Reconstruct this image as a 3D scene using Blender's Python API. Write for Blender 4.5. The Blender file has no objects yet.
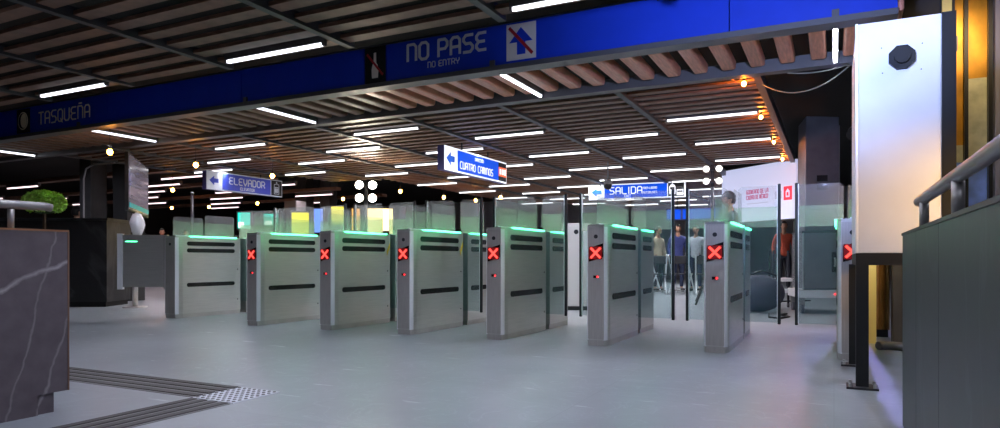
import bpy, bmesh, math, random
from mathutils import Vector, Matrix
random.seed(4)
SC = bpy.context.scene
COL = SC.collection
PI = math.pi

# ------------------------------------------------------------------ materials
def lin(c):
    return tuple((v/12.92 if v <= .04045 else ((v+.055)/1.055)**2.4) for v in [x/255 for x in c])

def mat(name, rgb, rough=.5, metal=0., spec=.5, noise=0., nscale=6., bump=0., stretch=None, emit=None, estr=0.):
    m = bpy.data.materials.new(name); m.use_nodes = True
    nt = m.node_tree; b = nt.nodes['Principled BSDF']
    c = lin(rgb)
    b.inputs['Base Color'].default_value = (*c, 1)
    b.inputs['Roughness'].default_value = rough
    b.inputs['Metallic'].default_value = metal
    b.inputs['Specular IOR Level'].default_value = spec
    if emit:
        b.inputs['Emission Color'].default_value = (*lin(emit), 1)
        b.inputs['Emission Strength'].default_value = estr
    if noise or bump:
        tc = nt.nodes.new('ShaderNodeTexCoord'); mp = nt.nodes.new('ShaderNodeMapping')
        nt.links.new(tc.outputs['Object'], mp.inputs['Vector'])
        if stretch: mp.inputs['Scale'].default_value = stretch
        n = nt.nodes.new('ShaderNodeTexNoise'); n.inputs['Scale'].default_value = nscale; n.inputs['Detail'].default_value = 4
        nt.links.new(mp.outputs['Vector'], n.inputs['Vector'])
        if noise:
            r = nt.nodes.new('ShaderNodeValToRGB')
            r.color_ramp.elements[0].position = .3; r.color_ramp.elements[1].position = .7
            r.color_ramp.elements[0].color = (*[v*(1-noise) for v in c], 1)
            r.color_ramp.elements[1].color = (*[min(1, v*(1+noise)) for v in c], 1)
            nt.links.new(n.outputs['Fac'], r.inputs['Fac']); nt.links.new(r.outputs['Color'], b.inputs['Base Color'])
        if bump:
            bp = nt.nodes.new('ShaderNodeBump'); bp.inputs['Strength'].default_value = bump; bp.inputs['Distance'].default_value = .01
            nt.links.new(n.outputs['Fac'], bp.inputs['Height']); nt.links.new(bp.outputs['Normal'], b.inputs['Normal'])
    return m

def emat(name, rgb, strength):
    m = bpy.data.materials.new(name); m.use_nodes = True; nt = m.node_tree
    nt.nodes.clear()
    e = nt.nodes.new('ShaderNodeEmission'); o = nt.nodes.new('ShaderNodeOutputMaterial')
    e.inputs['Color'].default_value = (*lin(rgb), 1); e.inputs['Strength'].default_value = strength
    nt.links.new(e.outputs[0], o.inputs['Surface'])
    return m

def clear_glass(name, tint, haze_rgb, haze, rough=.03):
    """thin clear pane: tinted transmission, diffuse haze, fresnel reflection"""
    m = bpy.data.materials.new(name); m.use_nodes = True; nt = m.node_tree; nt.nodes.clear()
    N, L = nt.nodes.new, nt.links.new
    t = N('ShaderNodeBsdfTransparent'); t.inputs[0].default_value = (*lin(tint), 1)
    d = N('ShaderNodeBsdfDiffuse'); d.inputs[0].default_value = (*lin(haze_rgb), 1)
    tr = N('ShaderNodeBsdfTranslucent'); tr.inputs[0].default_value = (*lin(haze_rgb), 1)
    dt = N('ShaderNodeMixShader'); dt.inputs[0].default_value = .5; L(d.outputs[0], dt.inputs[1]); L(tr.outputs[0], dt.inputs[2])
    a = N('ShaderNodeMixShader'); a.inputs[0].default_value = haze; L(t.outputs[0], a.inputs[1]); L(dt.outputs[0], a.inputs[2])
    g = N('ShaderNodeBsdfGlossy'); g.inputs['Roughness'].default_value = rough
    f = N('ShaderNodeFresnel'); f.inputs['IOR'].default_value = 1.16
    x = N('ShaderNodeMixShader'); mn = N('ShaderNodeMath'); mn.operation = 'MINIMUM'; mn.inputs[1].default_value = .12; L(f.outputs[0], mn.inputs[0]); L(mn.outputs[0], x.inputs[0]); L(a.outputs[0], x.inputs[1]); L(g.outputs[0], x.inputs[2])
    o = N('ShaderNodeOutputMaterial'); L(x.outputs[0], o.inputs['Surface'])
    return m

def floor_mat():
    m = bpy.data.materials.new('polished_concrete'); m.use_nodes = True; nt = m.node_tree
    N, L = nt.nodes.new, nt.links.new; b = nt.nodes['Principled BSDF']
    tc = N('ShaderNodeTexCoord')
    n1 = N('ShaderNodeTexNoise'); n1.inputs['Scale'].default_value = .8; n1.inputs['Detail'].default_value = 8; n1.inputs['Roughness'].default_value = .62
    L(tc.outputs['Object'], n1.inputs['Vector'])
    r1 = N('ShaderNodeValToRGB'); r1.color_ramp.elements[0].position = .34; r1.color_ramp.elements[1].position = .7
    r1.color_ramp.elements[0].color = (*lin((118, 123, 127)), 1); r1.color_ramp.elements[1].color = (*lin((148, 153, 157)), 1)
    L(n1.outputs['Fac'], r1.inputs['Fac'])
    # pale scuffs and veins
    n2 = N('ShaderNodeTexNoise'); n2.inputs['Scale'].default_value = 2.4; n2.inputs['Detail'].default_value = 9; n2.inputs['Distortion'].default_value = 1.6
    L(tc.outputs['Object'], n2.inputs['Vector'])
    r2 = N('ShaderNodeValToRGB'); e = r2.color_ramp.elements
    e[0].position = .485; e[0].color = (0, 0, 0, 1); e[1].position = .5; e[1].color = (.12, .12, .12, 1)
    k = e.new(.515); k.color = (0, 0, 0, 1)
    L(n2.outputs['Fac'], r2.inputs['Fac'])
    mx = N('ShaderNodeMixRGB'); L(r2.outputs['Color'], mx.inputs[0]); L(r1.outputs['Color'], mx.inputs[1]); mx.inputs[2].default_value = (*lin((190, 198, 204)), 1)
    # short pale scuff marks
    mp = N('ShaderNodeMapping'); mp.inputs['Rotation'].default_value = (0, 0, .5); mp.inputs['Scale'].default_value = (1.3, 6, 1)
    L(tc.outputs['Object'], mp.inputs['Vector'])
    n3 = N('ShaderNodeTexNoise'); n3.inputs['Scale'].default_value = 2.2; n3.inputs['Detail'].default_value = 5
    L(mp.outputs[0], n3.inputs['Vector'])
    r3 = N('ShaderNodeValToRGB'); r3.color_ramp.elements[0].position = .66; r3.color_ramp.elements[0].color = (0, 0, 0, 1)
    r3.color_ramp.elements[1].position = .74; r3.color_ramp.elements[1].color = (.55, .55, .55, 1)
    L(n3.outputs['Fac'], r3.inputs['Fac'])
    m3 = N('ShaderNodeMixRGB'); L(r3.outputs['Color'], m3.inputs[0]); L(mx.outputs[0], m3.inputs[1]); m3.inputs[2].default_value = (*lin((205, 208, 212)), 1); mx = m3
    # thin joints of large slabs
    br = N('ShaderNodeTexBrick'); br.offset = 0
    br.inputs['Scale'].default_value = 1; br.inputs['Brick Width'].default_value = 1.2; br.inputs['Row Height'].default_value = 1.2
    br.inputs['Mortar Size'].default_value = .002; br.inputs['Color1'].default_value = (1, 1, 1, 1); br.inputs['Color2'].default_value = (.93, .93, .93, 1); br.inputs['Mortar'].default_value = (.8, .8, .8, 1)
    L(tc.outputs['Object'], br.inputs['Vector'])
    mu = N('ShaderNodeMixRGB'); mu.blend_type = 'MULTIPLY'; mu.inputs[0].default_value = 1
    L(mx.outputs[0], mu.inputs[1]); L(br.outputs['Color'], mu.inputs[2]); L(mu.outputs[0], b.inputs['Base Color'])
    rr = N('ShaderNodeMapRange'); rr.inputs['To Min'].default_value = .24; rr.inputs['To Max'].default_value = .46
    L(n1.outputs['Fac'], rr.inputs['Value']); L(rr.outputs[0], b.inputs['Roughness'])
    b.inputs['Specular IOR Level'].default_value = .45
    bp = N('ShaderNodeBump'); bp.inputs['Strength'].default_value = .06; bp.inputs['Distance'].default_value = .01
    L(n2.outputs['Fac'], bp.inputs['Height']); L(bp.outputs[0], b.inputs['Normal'])
    return m

def stone_mat(name, base, vein, vs=.9, rot=(0, .5, .3)):
    m = bpy.data.materials.new(name); m.use_nodes = True; nt = m.node_tree
    N, L = nt.nodes.new, nt.links.new; b = nt.nodes['Principled BSDF']
    tc = N('ShaderNodeTexCoord'); mp = N('ShaderNodeMapping'); mp.inputs['Rotation'].default_value = rot; mp.inputs['Scale'].default_value = (1, 1, .5)
    L(tc.outputs['Object'], mp.inputs['Vector'])
    n = N('ShaderNodeTexNoise'); n.inputs['Scale'].default_value = vs; n.inputs['Detail'].default_value = 7; n.inputs['Distortion'].default_value = .9
    L(mp.outputs[0], n.inputs['Vector'])
    r = N('ShaderNodeValToRGB'); e = r.color_ramp.elements
    e[0].position = .482; e[0].color = (0, 0, 0, 1); e[1].position = .5; e[1].color = (.6, .6, .6, 1); k = e.new(.516); k.color = (0, 0, 0, 1)
    L(n.outputs['Fac'], r.inputs['Fac'])
    n2 = N('ShaderNodeTexNoise'); n2.inputs['Scale'].default_value = 14; n2.inputs['Detail'].default_value = 5
    L(tc.outputs['Object'], n2.inputs['Vector'])
    r2 = N('ShaderNodeValToRGB'); c = lin(base)
    r2.color_ramp.elements[0].color = (*[v*.75 for v in c], 1); r2.color_ramp.elements[1].color = (*[v*1.25 for v in c], 1)
    L(n2.outputs['Fac'], r2.inputs['Fac'])
    mx = N('ShaderNodeMixRGB'); L(r.outputs['Color'], mx.inputs[0]); L(r2.outputs['Color'], mx.inputs[1]); mx.inputs[2].default_value = (*lin(vein), 1)
    L(mx.outputs[0], b.inputs['Base Color']); b.inputs['Roughness'].default_value = .42
    return m

M = {}
M['floor'] = floor_mat()
M['soffit'] = mat('soffit_black', (14, 13, 13), .9)
M['wall'] = mat('wall_dark_paint', (52, 50, 52), .8, noise=.15)
M['wall_grey'] = mat('wall_grey_paint', (150, 150, 155), .8, noise=.08)
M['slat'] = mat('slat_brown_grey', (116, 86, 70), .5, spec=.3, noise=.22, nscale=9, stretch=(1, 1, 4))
M['slat_lit'] = mat('slat_wood_pink_lit', (208, 138, 112), .4, spec=.5, noise=.2, nscale=10, stretch=(6, .6, 1))  # pinkish wood; extra brightness in the colour stands in for light from below
M['rail'] = mat('ceiling_rail_grey', (66, 66, 68), .5, .3)
M['trim'] = mat('beam_trim_grey', (96, 94, 94), .45, .3)
M['blue'] = mat('beam_blue', (28, 62, 188), .42, spec=.4, noise=.05)
M['signblue'] = mat('sign_blue', (6, 58, 160), .5, spec=.2, emit=(8, 76, 215), estr=.5)
M['signblue_dim'] = mat('sign_blue_dim', (40, 56, 150), .4, emit=(40, 58, 160), estr=.1)
M['signwhite'] = mat('sign_white', (205, 210, 216), .4, emit=(235, 240, 250), estr=.45)
M['signwhite_dim'] = mat('sign_white_dim', (160, 165, 175), .4, emit=(190, 195, 205), estr=.12)
M['arrowblue'] = mat('arrow_blue', (8, 70, 165), .5, emit=(20, 100, 210), estr=.2)
M['lettering'] = mat('lettering_white', (214, 214, 214), .5)
M['letter_cream'] = mat('lettering_cream', (245, 228, 196), .5)
M['picto_cream'] = mat('pictogram_cream', (232, 220, 205), .5)
M['red'] = mat('red_paint', (170, 30, 35), .5)
M['orange'] = mat('orange_print', (225, 95, 50), .5, emit=(225, 95, 50), estr=.5)
M['black'] = mat('black_plastic', (16, 16, 18), .4)
M['matte_black'] = mat('matte_black', (10, 10, 11), .7)
M['darkgrey'] = mat('dark_grey_metal', (48, 48, 52), .45, .3)
M['steel'] = mat('brushed_steel', (206, 204, 199), .3, .78, noise=.06, nscale=5, stretch=(1, 1, 24), bump=.02)
M['steel_front'] = mat('brushed_steel_front', (192, 187, 183), .4, .55, noise=.08, nscale=6, stretch=(18, 1, 1))
M['steel_edge'] = mat('pale_steel_highlight', (240, 240, 244), .3, .15)  # near-white base paints in the bright highlight along steel edges
M['chrome'] = mat('handrail_steel', (150, 148, 146), .42, .8)
M['slot'] = mat('slot_black', (8, 10, 12), .25)
M['led'] = emat('green_led', (70, 255, 170), 5)
M['cross'] = emat('red_cross_led', (255, 70, 62), 1.25)
M['redglow'] = mat('display_red', (120, 8, 10), .4, emit=(200, 12, 14), estr=.06)
M['redled'] = emat('red_led', (255, 50, 55), 2.0)
M['glass'] = clear_glass('clear_glass', (246, 248, 248), (236, 236, 240), .11)  # pale haze stands in for bright surroundings mirrored in the panes
M['pale_glass'] = clear_glass('pale_green_glass', (236, 246, 238), (214, 236, 216), .27, .2)
M['leafglass'] = clear_glass('green_tint_glass', (240, 248, 248), (150, 190, 190), .06)
M['tube'] = emat('led_tube', (244, 244, 255), 150)
M['tube_cool'] = emat('led_tube_cool', (226, 232, 255), 160)
M['tube_low'] = emat('led_tube_low', (226, 232, 255), 45)
M['tube_far'] = emat('led_tube_far', (236, 218, 226), 50)
for nm_, c_ in (('tube', (250, 250, 255)), ('tube_cool', (238, 242, 255)), ('tube_low', (238, 242, 255)), ('tube_far', (244, 214, 222))): M[nm_+'_side'] = emat(nm_+'_side', c_, 1.6)
M['bulb'] = emat('warm_bulb', (255, 165, 64), 40)
M['bulb_edge'] = emat('warm_edge_bulb', (255, 140, 40), 330)
M['flood'] = emat('flood_lamp', (255, 240, 215), 90)
M['flood_dim'] = emat('flood_lamp_dim', (255, 250, 245), 1.6)
M['stone'] = mat('dark_stone', (86, 78, 82), .42, noise=.18, nscale=12)
def add_veins(m, lines, rgb):
    nt = m.node_tree; N, L = nt.nodes.new, nt.links.new; b = nt.nodes['Principled BSDF']
    src = b.inputs['Base Color'].links[0].from_socket
    tc = N('ShaderNodeTexCoord'); sp = N('ShaderNodeSeparateXYZ'); L(tc.outputs['Object'], sp.inputs[0])
    n = N('ShaderNodeTexNoise'); n.inputs['Scale'].default_value = 5; n.inputs['Detail'].default_value = 6; L(tc.outputs['Object'], n.inputs['Vector'])
    def mth(op, a, c):
        q = N('ShaderNodeMath'); q.operation = op
        for k, v in ((0, a), (1, c)):
            if isinstance(v, (int, float)): q.inputs[k].default_value = v
            else: L(v, q.inputs[k])
        return q.outputs[0]
    tot = None
    for (y0, z0, y1, z1, wd, st) in lines:
        dy, dz = y1-y0, z1-z0; ln = math.hypot(dy, dz); a, c = -dz/ln, dy/ln
        e = mth('ADD', mth('MULTIPLY', sp.outputs[1], a), mth('MULTIPLY', sp.outputs[2], c))
        e = mth('ADD', e, -(a*y0+c*z0)); e = mth('ADD', e, mth('MULTIPLY', mth('SUBTRACT', n.outputs['Fac'], .5), .09))
        e = mth('SUBTRACT', 1, mth('DIVIDE', mth('ABSOLUTE', e, 0), wd)); e = mth('MAXIMUM', e, 0)
        e = mth('MULTIPLY', mth('MULTIPLY', e, n.outputs['Fac']), st)
        tot = e if tot is None else mth('MAXIMUM', tot, e)
    mx = N('ShaderNodeMixRGB'); L(tot, mx.inputs[0]); L(src, mx.inputs[1]); mx.inputs[2].default_value = (*lin(rgb), 1)
    L(mx.outputs[0], b.inputs['Base Color'])
add_veins(M['stone'], [(1.74, .612, 2.03, .74, .013, .9), (1.79, .10, 1.87, .416, .007, .4), (1.91, .076, 2.03, .40, .009, .45), (.6, .1, 1.1, .8, .012, 1), (-.9, .2, -.4, .7, .012, 1)], (196, 190, 190))
M['stone_green'] = stone_mat('grey_green_stone', (44, 51, 52), (66, 74, 76), 1.3)
M['stone_dk'] = stone_mat('near_black_stone', (30, 30, 32), (62, 62, 64), .8)
M['panelwhite'] = mat('white_board', (214, 215, 222), .5, noise=.03)
M['gold'] = mat('gold_foil', (186, 134, 40), .35, .5, noise=.45, nscale=5, bump=.5, stretch=(1, 1, .6))
M['palefoil'] = mat('pale_foil', (186, 186, 160), .4, .3, noise=.3, nscale=7, bump=.4)
M['paleyellow'] = mat('pale_yellow_paint', (214, 200, 130), .6)
M['bluefoil'] = mat('blue_foil', (120, 150, 225), .35, .3, noise=.3, nscale=7, bump=.4)
M['lavender'] = mat('lavender_grey_paint', (120, 118, 134), .6)
M['yellow'] = mat('yellow_paint', (230, 190, 40), .5)
M['cloth'] = mat('brown_cloth', (128, 98, 62), .8, noise=.2, nscale=7, bump=.4)
M['rubber'] = mat('grey_rubber', (92, 92, 98), .6)
M['cable'] = mat('cable_grey', (130, 130, 120), .6)
M['tactile'] = mat('tactile_dark', (74, 70, 68), .7, noise=.1)
M['tactile_pale'] = mat('tactile_pale', (196, 198, 204), .6, noise=.06)
M['leaf'] = mat('leaf_green', (165, 208, 84), .55, noise=.35, nscale=30)
M['stem'] = mat('stem_brown', (72, 54, 38), .8)
M['screen'] = mat('projection_screen', (190, 194, 214), .6, emit=(200, 206, 240), estr=.35)
M['pinkprint'] = mat('pink_print', (176, 70, 110), .6, emit=(176, 70, 110), estr=.35)
M['greyprint'] = mat('grey_print', (168, 168, 180), .6, emit=(168, 168, 190), estr=.4)
M['redprint'] = mat('red_print', (205, 40, 60), .6, emit=(205, 45, 65), estr=.6)
M['tvscreen'] = mat('tv_screen', (96, 90, 104), .12, spec=.8, noise=.25, nscale=3, stretch=(.6, .6, 6), emit=(190, 182, 200), estr=.05)
M['teal'] = mat('tv_teal', (40, 140, 140), .2, emit=(40, 150, 150), estr=.15)
M['bag'] = mat('white_plastic_bag', (205, 206, 210), .45, bump=.5, nscale=18)
M['casegrey'] = mat('flight_case_grey', (98, 96, 102), .6, noise=.15)
M['grey'] = mat('grey_paint', (128, 126, 126), .6)
M['pillar'] = mat('pillar_grey', (44, 43, 43), .8, noise=.12)
M['kiosk'] = mat('kiosk_white', (205, 205, 205), .5)
M['skin'] = mat('skin', (186, 138, 112), .55)
M['hair'] = mat('hair_dark', (22, 18, 17), .6)
for nm, c in dict(jacket=(62, 64, 80), trousers=(36, 38, 48), redshirt=(190, 44, 50), blueshirt=(70, 80, 140), whiteshirt=(214, 214, 220), beige=(196, 178, 150), orangeshirt=(206, 88, 60), shoe=(20, 20, 22), cap=(30, 32, 42), darkcoat=(20, 20, 24), jeans=(52, 62, 92)).items():
    M[nm] = mat('cloth_'+nm, c, .8, noise=.12, nscale=25)
for nm, c, s in (('ad_teal', (20, 190, 165), 1.1), ('ad_yellow', (245, 225, 20), 1.2), ('ad_peach', (255, 215, 150), 1.8), ('ad_blue', (90, 120, 210), 1.1), ('ad_white', (245, 245, 240), 1.4), ('ad_orange', (225, 160, 80), 1.1)):
    M[nm] = emat(nm, c, s)

# ------------------------------------------------------------------ geometry helpers
class MB:
    def __init__(self): self.bm = bmesh.new()
    def box(self, x0, x1, y0, y1, z0, z1):
        v = [self.bm.verts.new((x, y, z)) for z in (z0, z1) for y in (y0, y1) for x in (x0, x1)]
        for f in ((0, 2, 3, 1), (4, 5, 7, 6), (0, 1, 5, 4), (2, 6, 7, 3), (0, 4, 6, 2), (1, 3, 7, 5)):
            self.bm.faces.new([v[i] for i in f])
        return self
    def hexa(self, base, top):
        v = [self.bm.verts.new(p) for p in list(base)+list(top)]
        for f in ((3, 2, 1, 0), (4, 5, 6, 7), (0, 1, 5, 4), (1, 2, 6, 5), (2, 3, 7, 6), (3, 0, 4, 7)):
            self.bm.faces.new([v[i] for i in f])
        return self
    def poly(self, pts, fn, d0, d1):
        """2-D outline pts extruded; fn(a, b, d) -> xyz"""
        n = len(pts)
        A = [self.bm.verts.new(fn(a, b, d0)) for a, b in pts]; B = [self.bm.verts.new(fn(a, b, d1)) for a, b in pts]
        self.bm.faces.new(A); self.bm.faces.new(B[::-1])
        for i in range(n):
            self.bm.faces.new((A[i], B[i], B[(i+1) % n], A[(i+1) % n]))
        return self
    def pz(self, pts, z0, z1): return self.poly(pts, lambda a, b, d: (a, b, d), z0, z1)
    def py(self, pts, y0, y1): return self.poly(pts, lambda a, b, d: (a, d, b), y0, y1)
    def px(self, pts, x0, x1): return self.poly(pts, lambda a, b, d: (d, a, b), x0, x1)
    def cyl(self, p, q, r, n=12, r2=None):
        p, q = Vector(p), Vector(q); d = (q-p).normalized()
        u = d.orthogonal().normalized(); w = d.cross(u); r2 = r if r2 is None else r2
        A = [self.bm.verts.new(p+(u*math.cos(2*PI*i/n)+w*math.sin(2*PI*i/n))*r) for i in range(n)]
        B = [self.bm.verts.new(q+(u*math.cos(2*PI*i/n)+w*math.sin(2*PI*i/n))*r2) for i in range(n)]
        self.bm.faces.new(A[::-1]); self.bm.faces.new(B)
        for i in range(n):
            f = self.bm.faces.new((A[i], A[(i+1) % n], B[(i+1) % n], B[i])); f.smooth = n > 8
        return self
    def sph(self, c, r, s=(1, 1, 1), seg=16, rings=10):
        g = bmesh.ops.create_uvsphere(self.bm, u_segments=seg, v_segments=rings, radius=r)
        for v in g['verts']:
            v.co = Vector((v.co.x*s[0], v.co.y*s[1], v.co.z*s[2])) + Vector(c)
            for f in v.link_faces: f.smooth = True
        return self
    def tube(self, pts, r, n=10):
        pts = [Vector(p) for p in pts]; rings = []
        u = None
        for i, p in enumerate(pts):
            d = (pts[min(i+1, len(pts)-1)]-pts[max(i-1, 0)]).normalized()
            u = d.orthogonal().normalized() if u is None else (u-d*u.dot(d)).normalized()
            w = d.cross(u)
            rings.append([self.bm.verts.new(p+(u*math.cos(2*PI*k/n)+w*math.sin(2*PI*k/n))*r) for k in range(n)])
        for a, b in zip(rings, rings[1:]):
            for k in range(n):
                f = self.bm.faces.new((a[k], a[(k+1) % n], b[(k+1) % n], b[k])); f.smooth = True
        self.bm.faces.new(rings[0][::-1]); self.bm.faces.new(rings[-1])
        return self
    def build(self, name, m, parent=None, bevel=0, mesh_only=False):
        me = bpy.data.meshes.new(name)
        bmesh.ops.recalc_face_normals(self.bm, faces=self.bm.faces)
        self.bm.to_mesh(me); self.bm.free()
        me.materials.append(M[m] if isinstance(m, str) else m)
        o = bpy.data.objects.new(name, me); COL.objects.link(o)
        if parent: o.parent = parent
        if bevel:
            b = o.modifiers.new('bevel', 'BEVEL'); b.width = bevel; b.segments = 2; b.limit_method = 'ANGLE'
        return o

def tag(o, label, cat, group=None, kind=None):
    o['label'] = label; o['category'] = cat
    if group: o['group'] = group
    if kind: o['kind'] = kind
    return o
def thing(name, label, cat, loc=(0, 0, 0), rz=0, group=None):
    o = bpy.data.objects.new(name, None); COL.objects.link(o); o.location = loc; o.rotation_euler = (0, 0, rz)
    o.empty_display_size = .1
    return tag(o, label, cat, group)
def struct(o):
    o['kind'] = 'structure'; return o
def copy_tree(o, parent=None):
    c = o.copy(); COL.objects.link(c)
    if parent: c.parent = parent
    for ch in list(o.children): copy_tree(ch, c)
    return c

# ------------------------------------------------------------------ square stroke lettering
GL = {
 'A': [[(0, 0), (0, 5), (1, 6), (3, 6), (4, 5), (4, 0)], [(0, 2.6), (4, 2.6)]],
 'B': [[(0, 0), (0, 6), (3, 6), (4, 5), (4, 4), (3, 3), (0, 3)], [(3, 3), (4, 2), (4, 1), (3, 0), (0, 0)]],
 'C': [[(4, 6), (1, 6), (0, 5), (0, 1), (1, 0), (4, 0)]],
 'D': [[(0, 0), (0, 6), (3, 6), (4, 5), (4, 1), (3, 0), (0, 0)]],
 'E': [[(4, 6), (1, 6), (0, 5), (0, 4), (1, 3), (3.4, 3)], [(1, 3), (0, 2), (0, 1), (1, 0), (4, 0)]],
 'G': [[(4, 6), (1, 6), (0, 5), (0, 1), (1, 0), (4, 0), (4, 3), (2.4, 3)]],
 'I': [[(.5, 0), (.5, 6)]],
 'J': [[(4, 6), (4, 1), (3, 0), (0, 0)]],
 'L': [[(0, 6), (0, 1), (1, 0), (4, 0)]],
 'M': [[(0, 0), (0, 6), (3, 6), (4, 5), (4, 0)], [(2, 6), (2, 0)]],
 'N': [[(0, 0), (0, 6), (3, 6), (4, 5), (4, 0)]],
 'O': [[(1, 0), (0, 1), (0, 5), (1, 6), (3, 6), (4, 5), (4, 1), (3, 0), (1, 0)]],
 'P': [[(0, 0), (0, 6), (3, 6), (4, 5), (4, 3.6), (3, 2.6), (0, 2.6)]],
 'Q': [[(1, 0), (0, 1), (0, 5), (1, 6), (3, 6), (4, 5), (4, 1), (3, 0), (1, 0)], [(2.4, 1.4), (3.8, -.5)]],
 'R': [[(0, 0), (0, 6), (3, 6), (4, 5), (4, 3.6), (3, 2.6), (0, 2.6)], [(2, 2.6), (4, .6), (4, 0)]],
 'S': [[(4, 6), (1, 6), (0, 5), (0, 4), (1, 3), (3, 3), (4, 2), (4, 1), (3, 0), (0, 0)]],
 'T': [[(0, 6), (4, 6)], [(2, 6), (2, 0)]],
 'U': [[(0, 6), (0, 1), (1, 0), (3, 0), (4, 1), (4, 6)]],
 'V': [[(0, 6), (0, 3), (2, 0), (4, 3), (4, 6)]],
 'X': [[(0, 0), (4, 6)], [(0, 6), (4, 0)]],
 'Y': [[(0, 6), (0, 4), (1, 3), (3, 3), (4, 4), (4, 6)], [(2, 3), (2, 0)]],
}
GL['Ñ'] = GL['N'] + [[(.8, 7.4), (3.2, 7.4)]]
GL['É'] = GL['E'] + [[(2, 7), (3, 8)]]
GL['Ó'] = GL['O'] + [[(2, 7), (3, 8)]]
def text(s, h, x0, z0, y, depth=.004, wt=.9, xs=1., gap=1.7, center=False):
    """letters as raised strokes on a plane facing -y; returns an MB"""
    u = h/6.; mb = MB(); x = 0; segs = []
    for ch in s:
        if ch == ' ': x += 3.2; continue
        wid = 1 if ch == 'I' else 4
        for st in GL[ch]:
            segs += [((a[0]+x, a[1]), (b[0]+x, b[1])) for a, b in zip(st, st[1:])]
        x += wid+gap
    W = (x-gap)*u*xs
    off = x0-(W/2 if center else 0); hw = wt*u/2
    for i, (a, b) in enumerate(segs):
        A = Vector((off+a[0]*u*xs, z0+a[1]*u)); B = Vector((off+b[0]*u*xs, z0+b[1]*u))
        d = (B-A); L = d.length; d.normalize(); n = Vector((-d.y, d.x))*hw; e = d*hw*.42
        A = A-e; B = B+e
        dd = depth*(1+.02*(i % 7))
        mb.py([tuple(A+n), tuple(A-n), tuple(B-n), tuple(B+n)], y-dd, y)
    return mb, W

# ------------------------------------------------------------------ camera, world
H_CAM, F_PX, YAW = .75, 671., 26.46
cam = bpy.data.cameras.new('camera'); co = bpy.data.objects.new('camera', cam); COL.objects.link(co)
cam.sensor_width = 36; cam.lens = F_PX/1000*36; cam.shift_y = 46/1000
cam.clip_start = .05; cam.clip_end = 200
co.location = (0, 0, H_CAM); co.rotation_euler = (PI/2, 0, math.radians(YAW))
SC.camera = co
w = bpy.data.worlds.new('world'); SC.world = w; w.use_nodes = True
w.node_tree.nodes['Background'].inputs[0].default_value = (.55, .6, .7, 1)
w.node_tree.nodes['Background'].inputs[1].default_value = .02
SC.view_settings.view_transform = 'Standard'; SC.view_settings.look = 'None'
SC.view_settings.exposure = 1.12; SC.view_settings.gamma = 1; SC.view_settings.use_curve_mapping = False
SC.cycles.use_denoising = True
SC.cycles.transparent_max_bounces = 64
SC.cycles.max_bounces = 8
SC.cycles.sample_clamp_indirect = 6

# ------------------------------------------------------------------ the setting
XL, XR, YN, YF, ZC = -26., 4., -6., 26., 3.3
struct(MB().box(XL, XR, YN, YF, -.2, 0).build('floor', 'floor'))
ceil = struct(MB().box(XL, XR, YN, YF, ZC, ZC+.2).build('ceiling', 'soffit'))
struct(MB().box(XL-.2, XL, YN, YF, 0, ZC).build('wall_left', 'wall'))
struct(MB().box(XL, XR, YF, YF+.2, 0, ZC).build('wall_back', 'wall_grey'))
struct(MB().box(XL, XR, YN-.2, YN, 0, ZC).build('wall_front', 'wall_grey'))
struct(MB().box(XR, XR+.2, YN, YF, 0, ZC).build('wall_right', 'wall_grey'))

Z0 = 2.5
# near slat field (runs along x), one mesh per bay, and its rails
NR = [-.78-1.37*k for k in range(-3, 11)]
for i in range(len(NR)-1):
    x1, x0 = NR[i], NR[i+1]
    mb = MB()
    y = 4.24
    while y > -5.8:
        mb.box(x0+.01, x1-.01, y-.06, y+.06, Z0, Z0+.03); y -= .25
    struct(mb.build('ceiling_slats', 'slat', ceil))
for x in NR:
    struct(MB().box(x-.03, x+.03, -5.8, 4.36, Z0-.025, Z0+.06).build('ceiling_rail', 'rail', ceil))
# band of slats behind the blue beam (runs along y)
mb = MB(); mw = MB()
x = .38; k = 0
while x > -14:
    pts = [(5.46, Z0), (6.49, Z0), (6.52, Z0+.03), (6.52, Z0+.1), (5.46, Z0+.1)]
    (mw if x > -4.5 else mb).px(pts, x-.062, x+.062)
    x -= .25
struct(mb.build('ceiling_slats', 'slat', ceil, .02)); struct(mw.build('ceiling_slats', 'slat_lit', ceil, .02))
struct(MB().box(-14, .9, 6.53, 6.64, Z0-.045, Z0+.07).build('ceiling_rail', 'trim', ceil))
# far slat field
FR = [-.65-1.35*k for k in range(9)]
FEND = [12.9, 20.2, 22, 22, 21, 19, 11.8, 10.6]
for k in range(8):
    x1, x0 = FR[k], FR[k+1]
    mb = MB(); y = 6.78
    while y < FEND[k]:
        mb.box(x0+.01, x1-.01, y-.052, y+.052, Z0, Z0+.022); y += .235
    struct(mb.build('ceiling_slats', 'slat', ceil))
for k, x in enumerate(FR):
    struct(MB().box(x-.035, x+.035, 6.64, FEND[min(k, 7)], Z0-.03, Z0+.08).build('ceiling_rail', 'rail', ceil))

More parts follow.
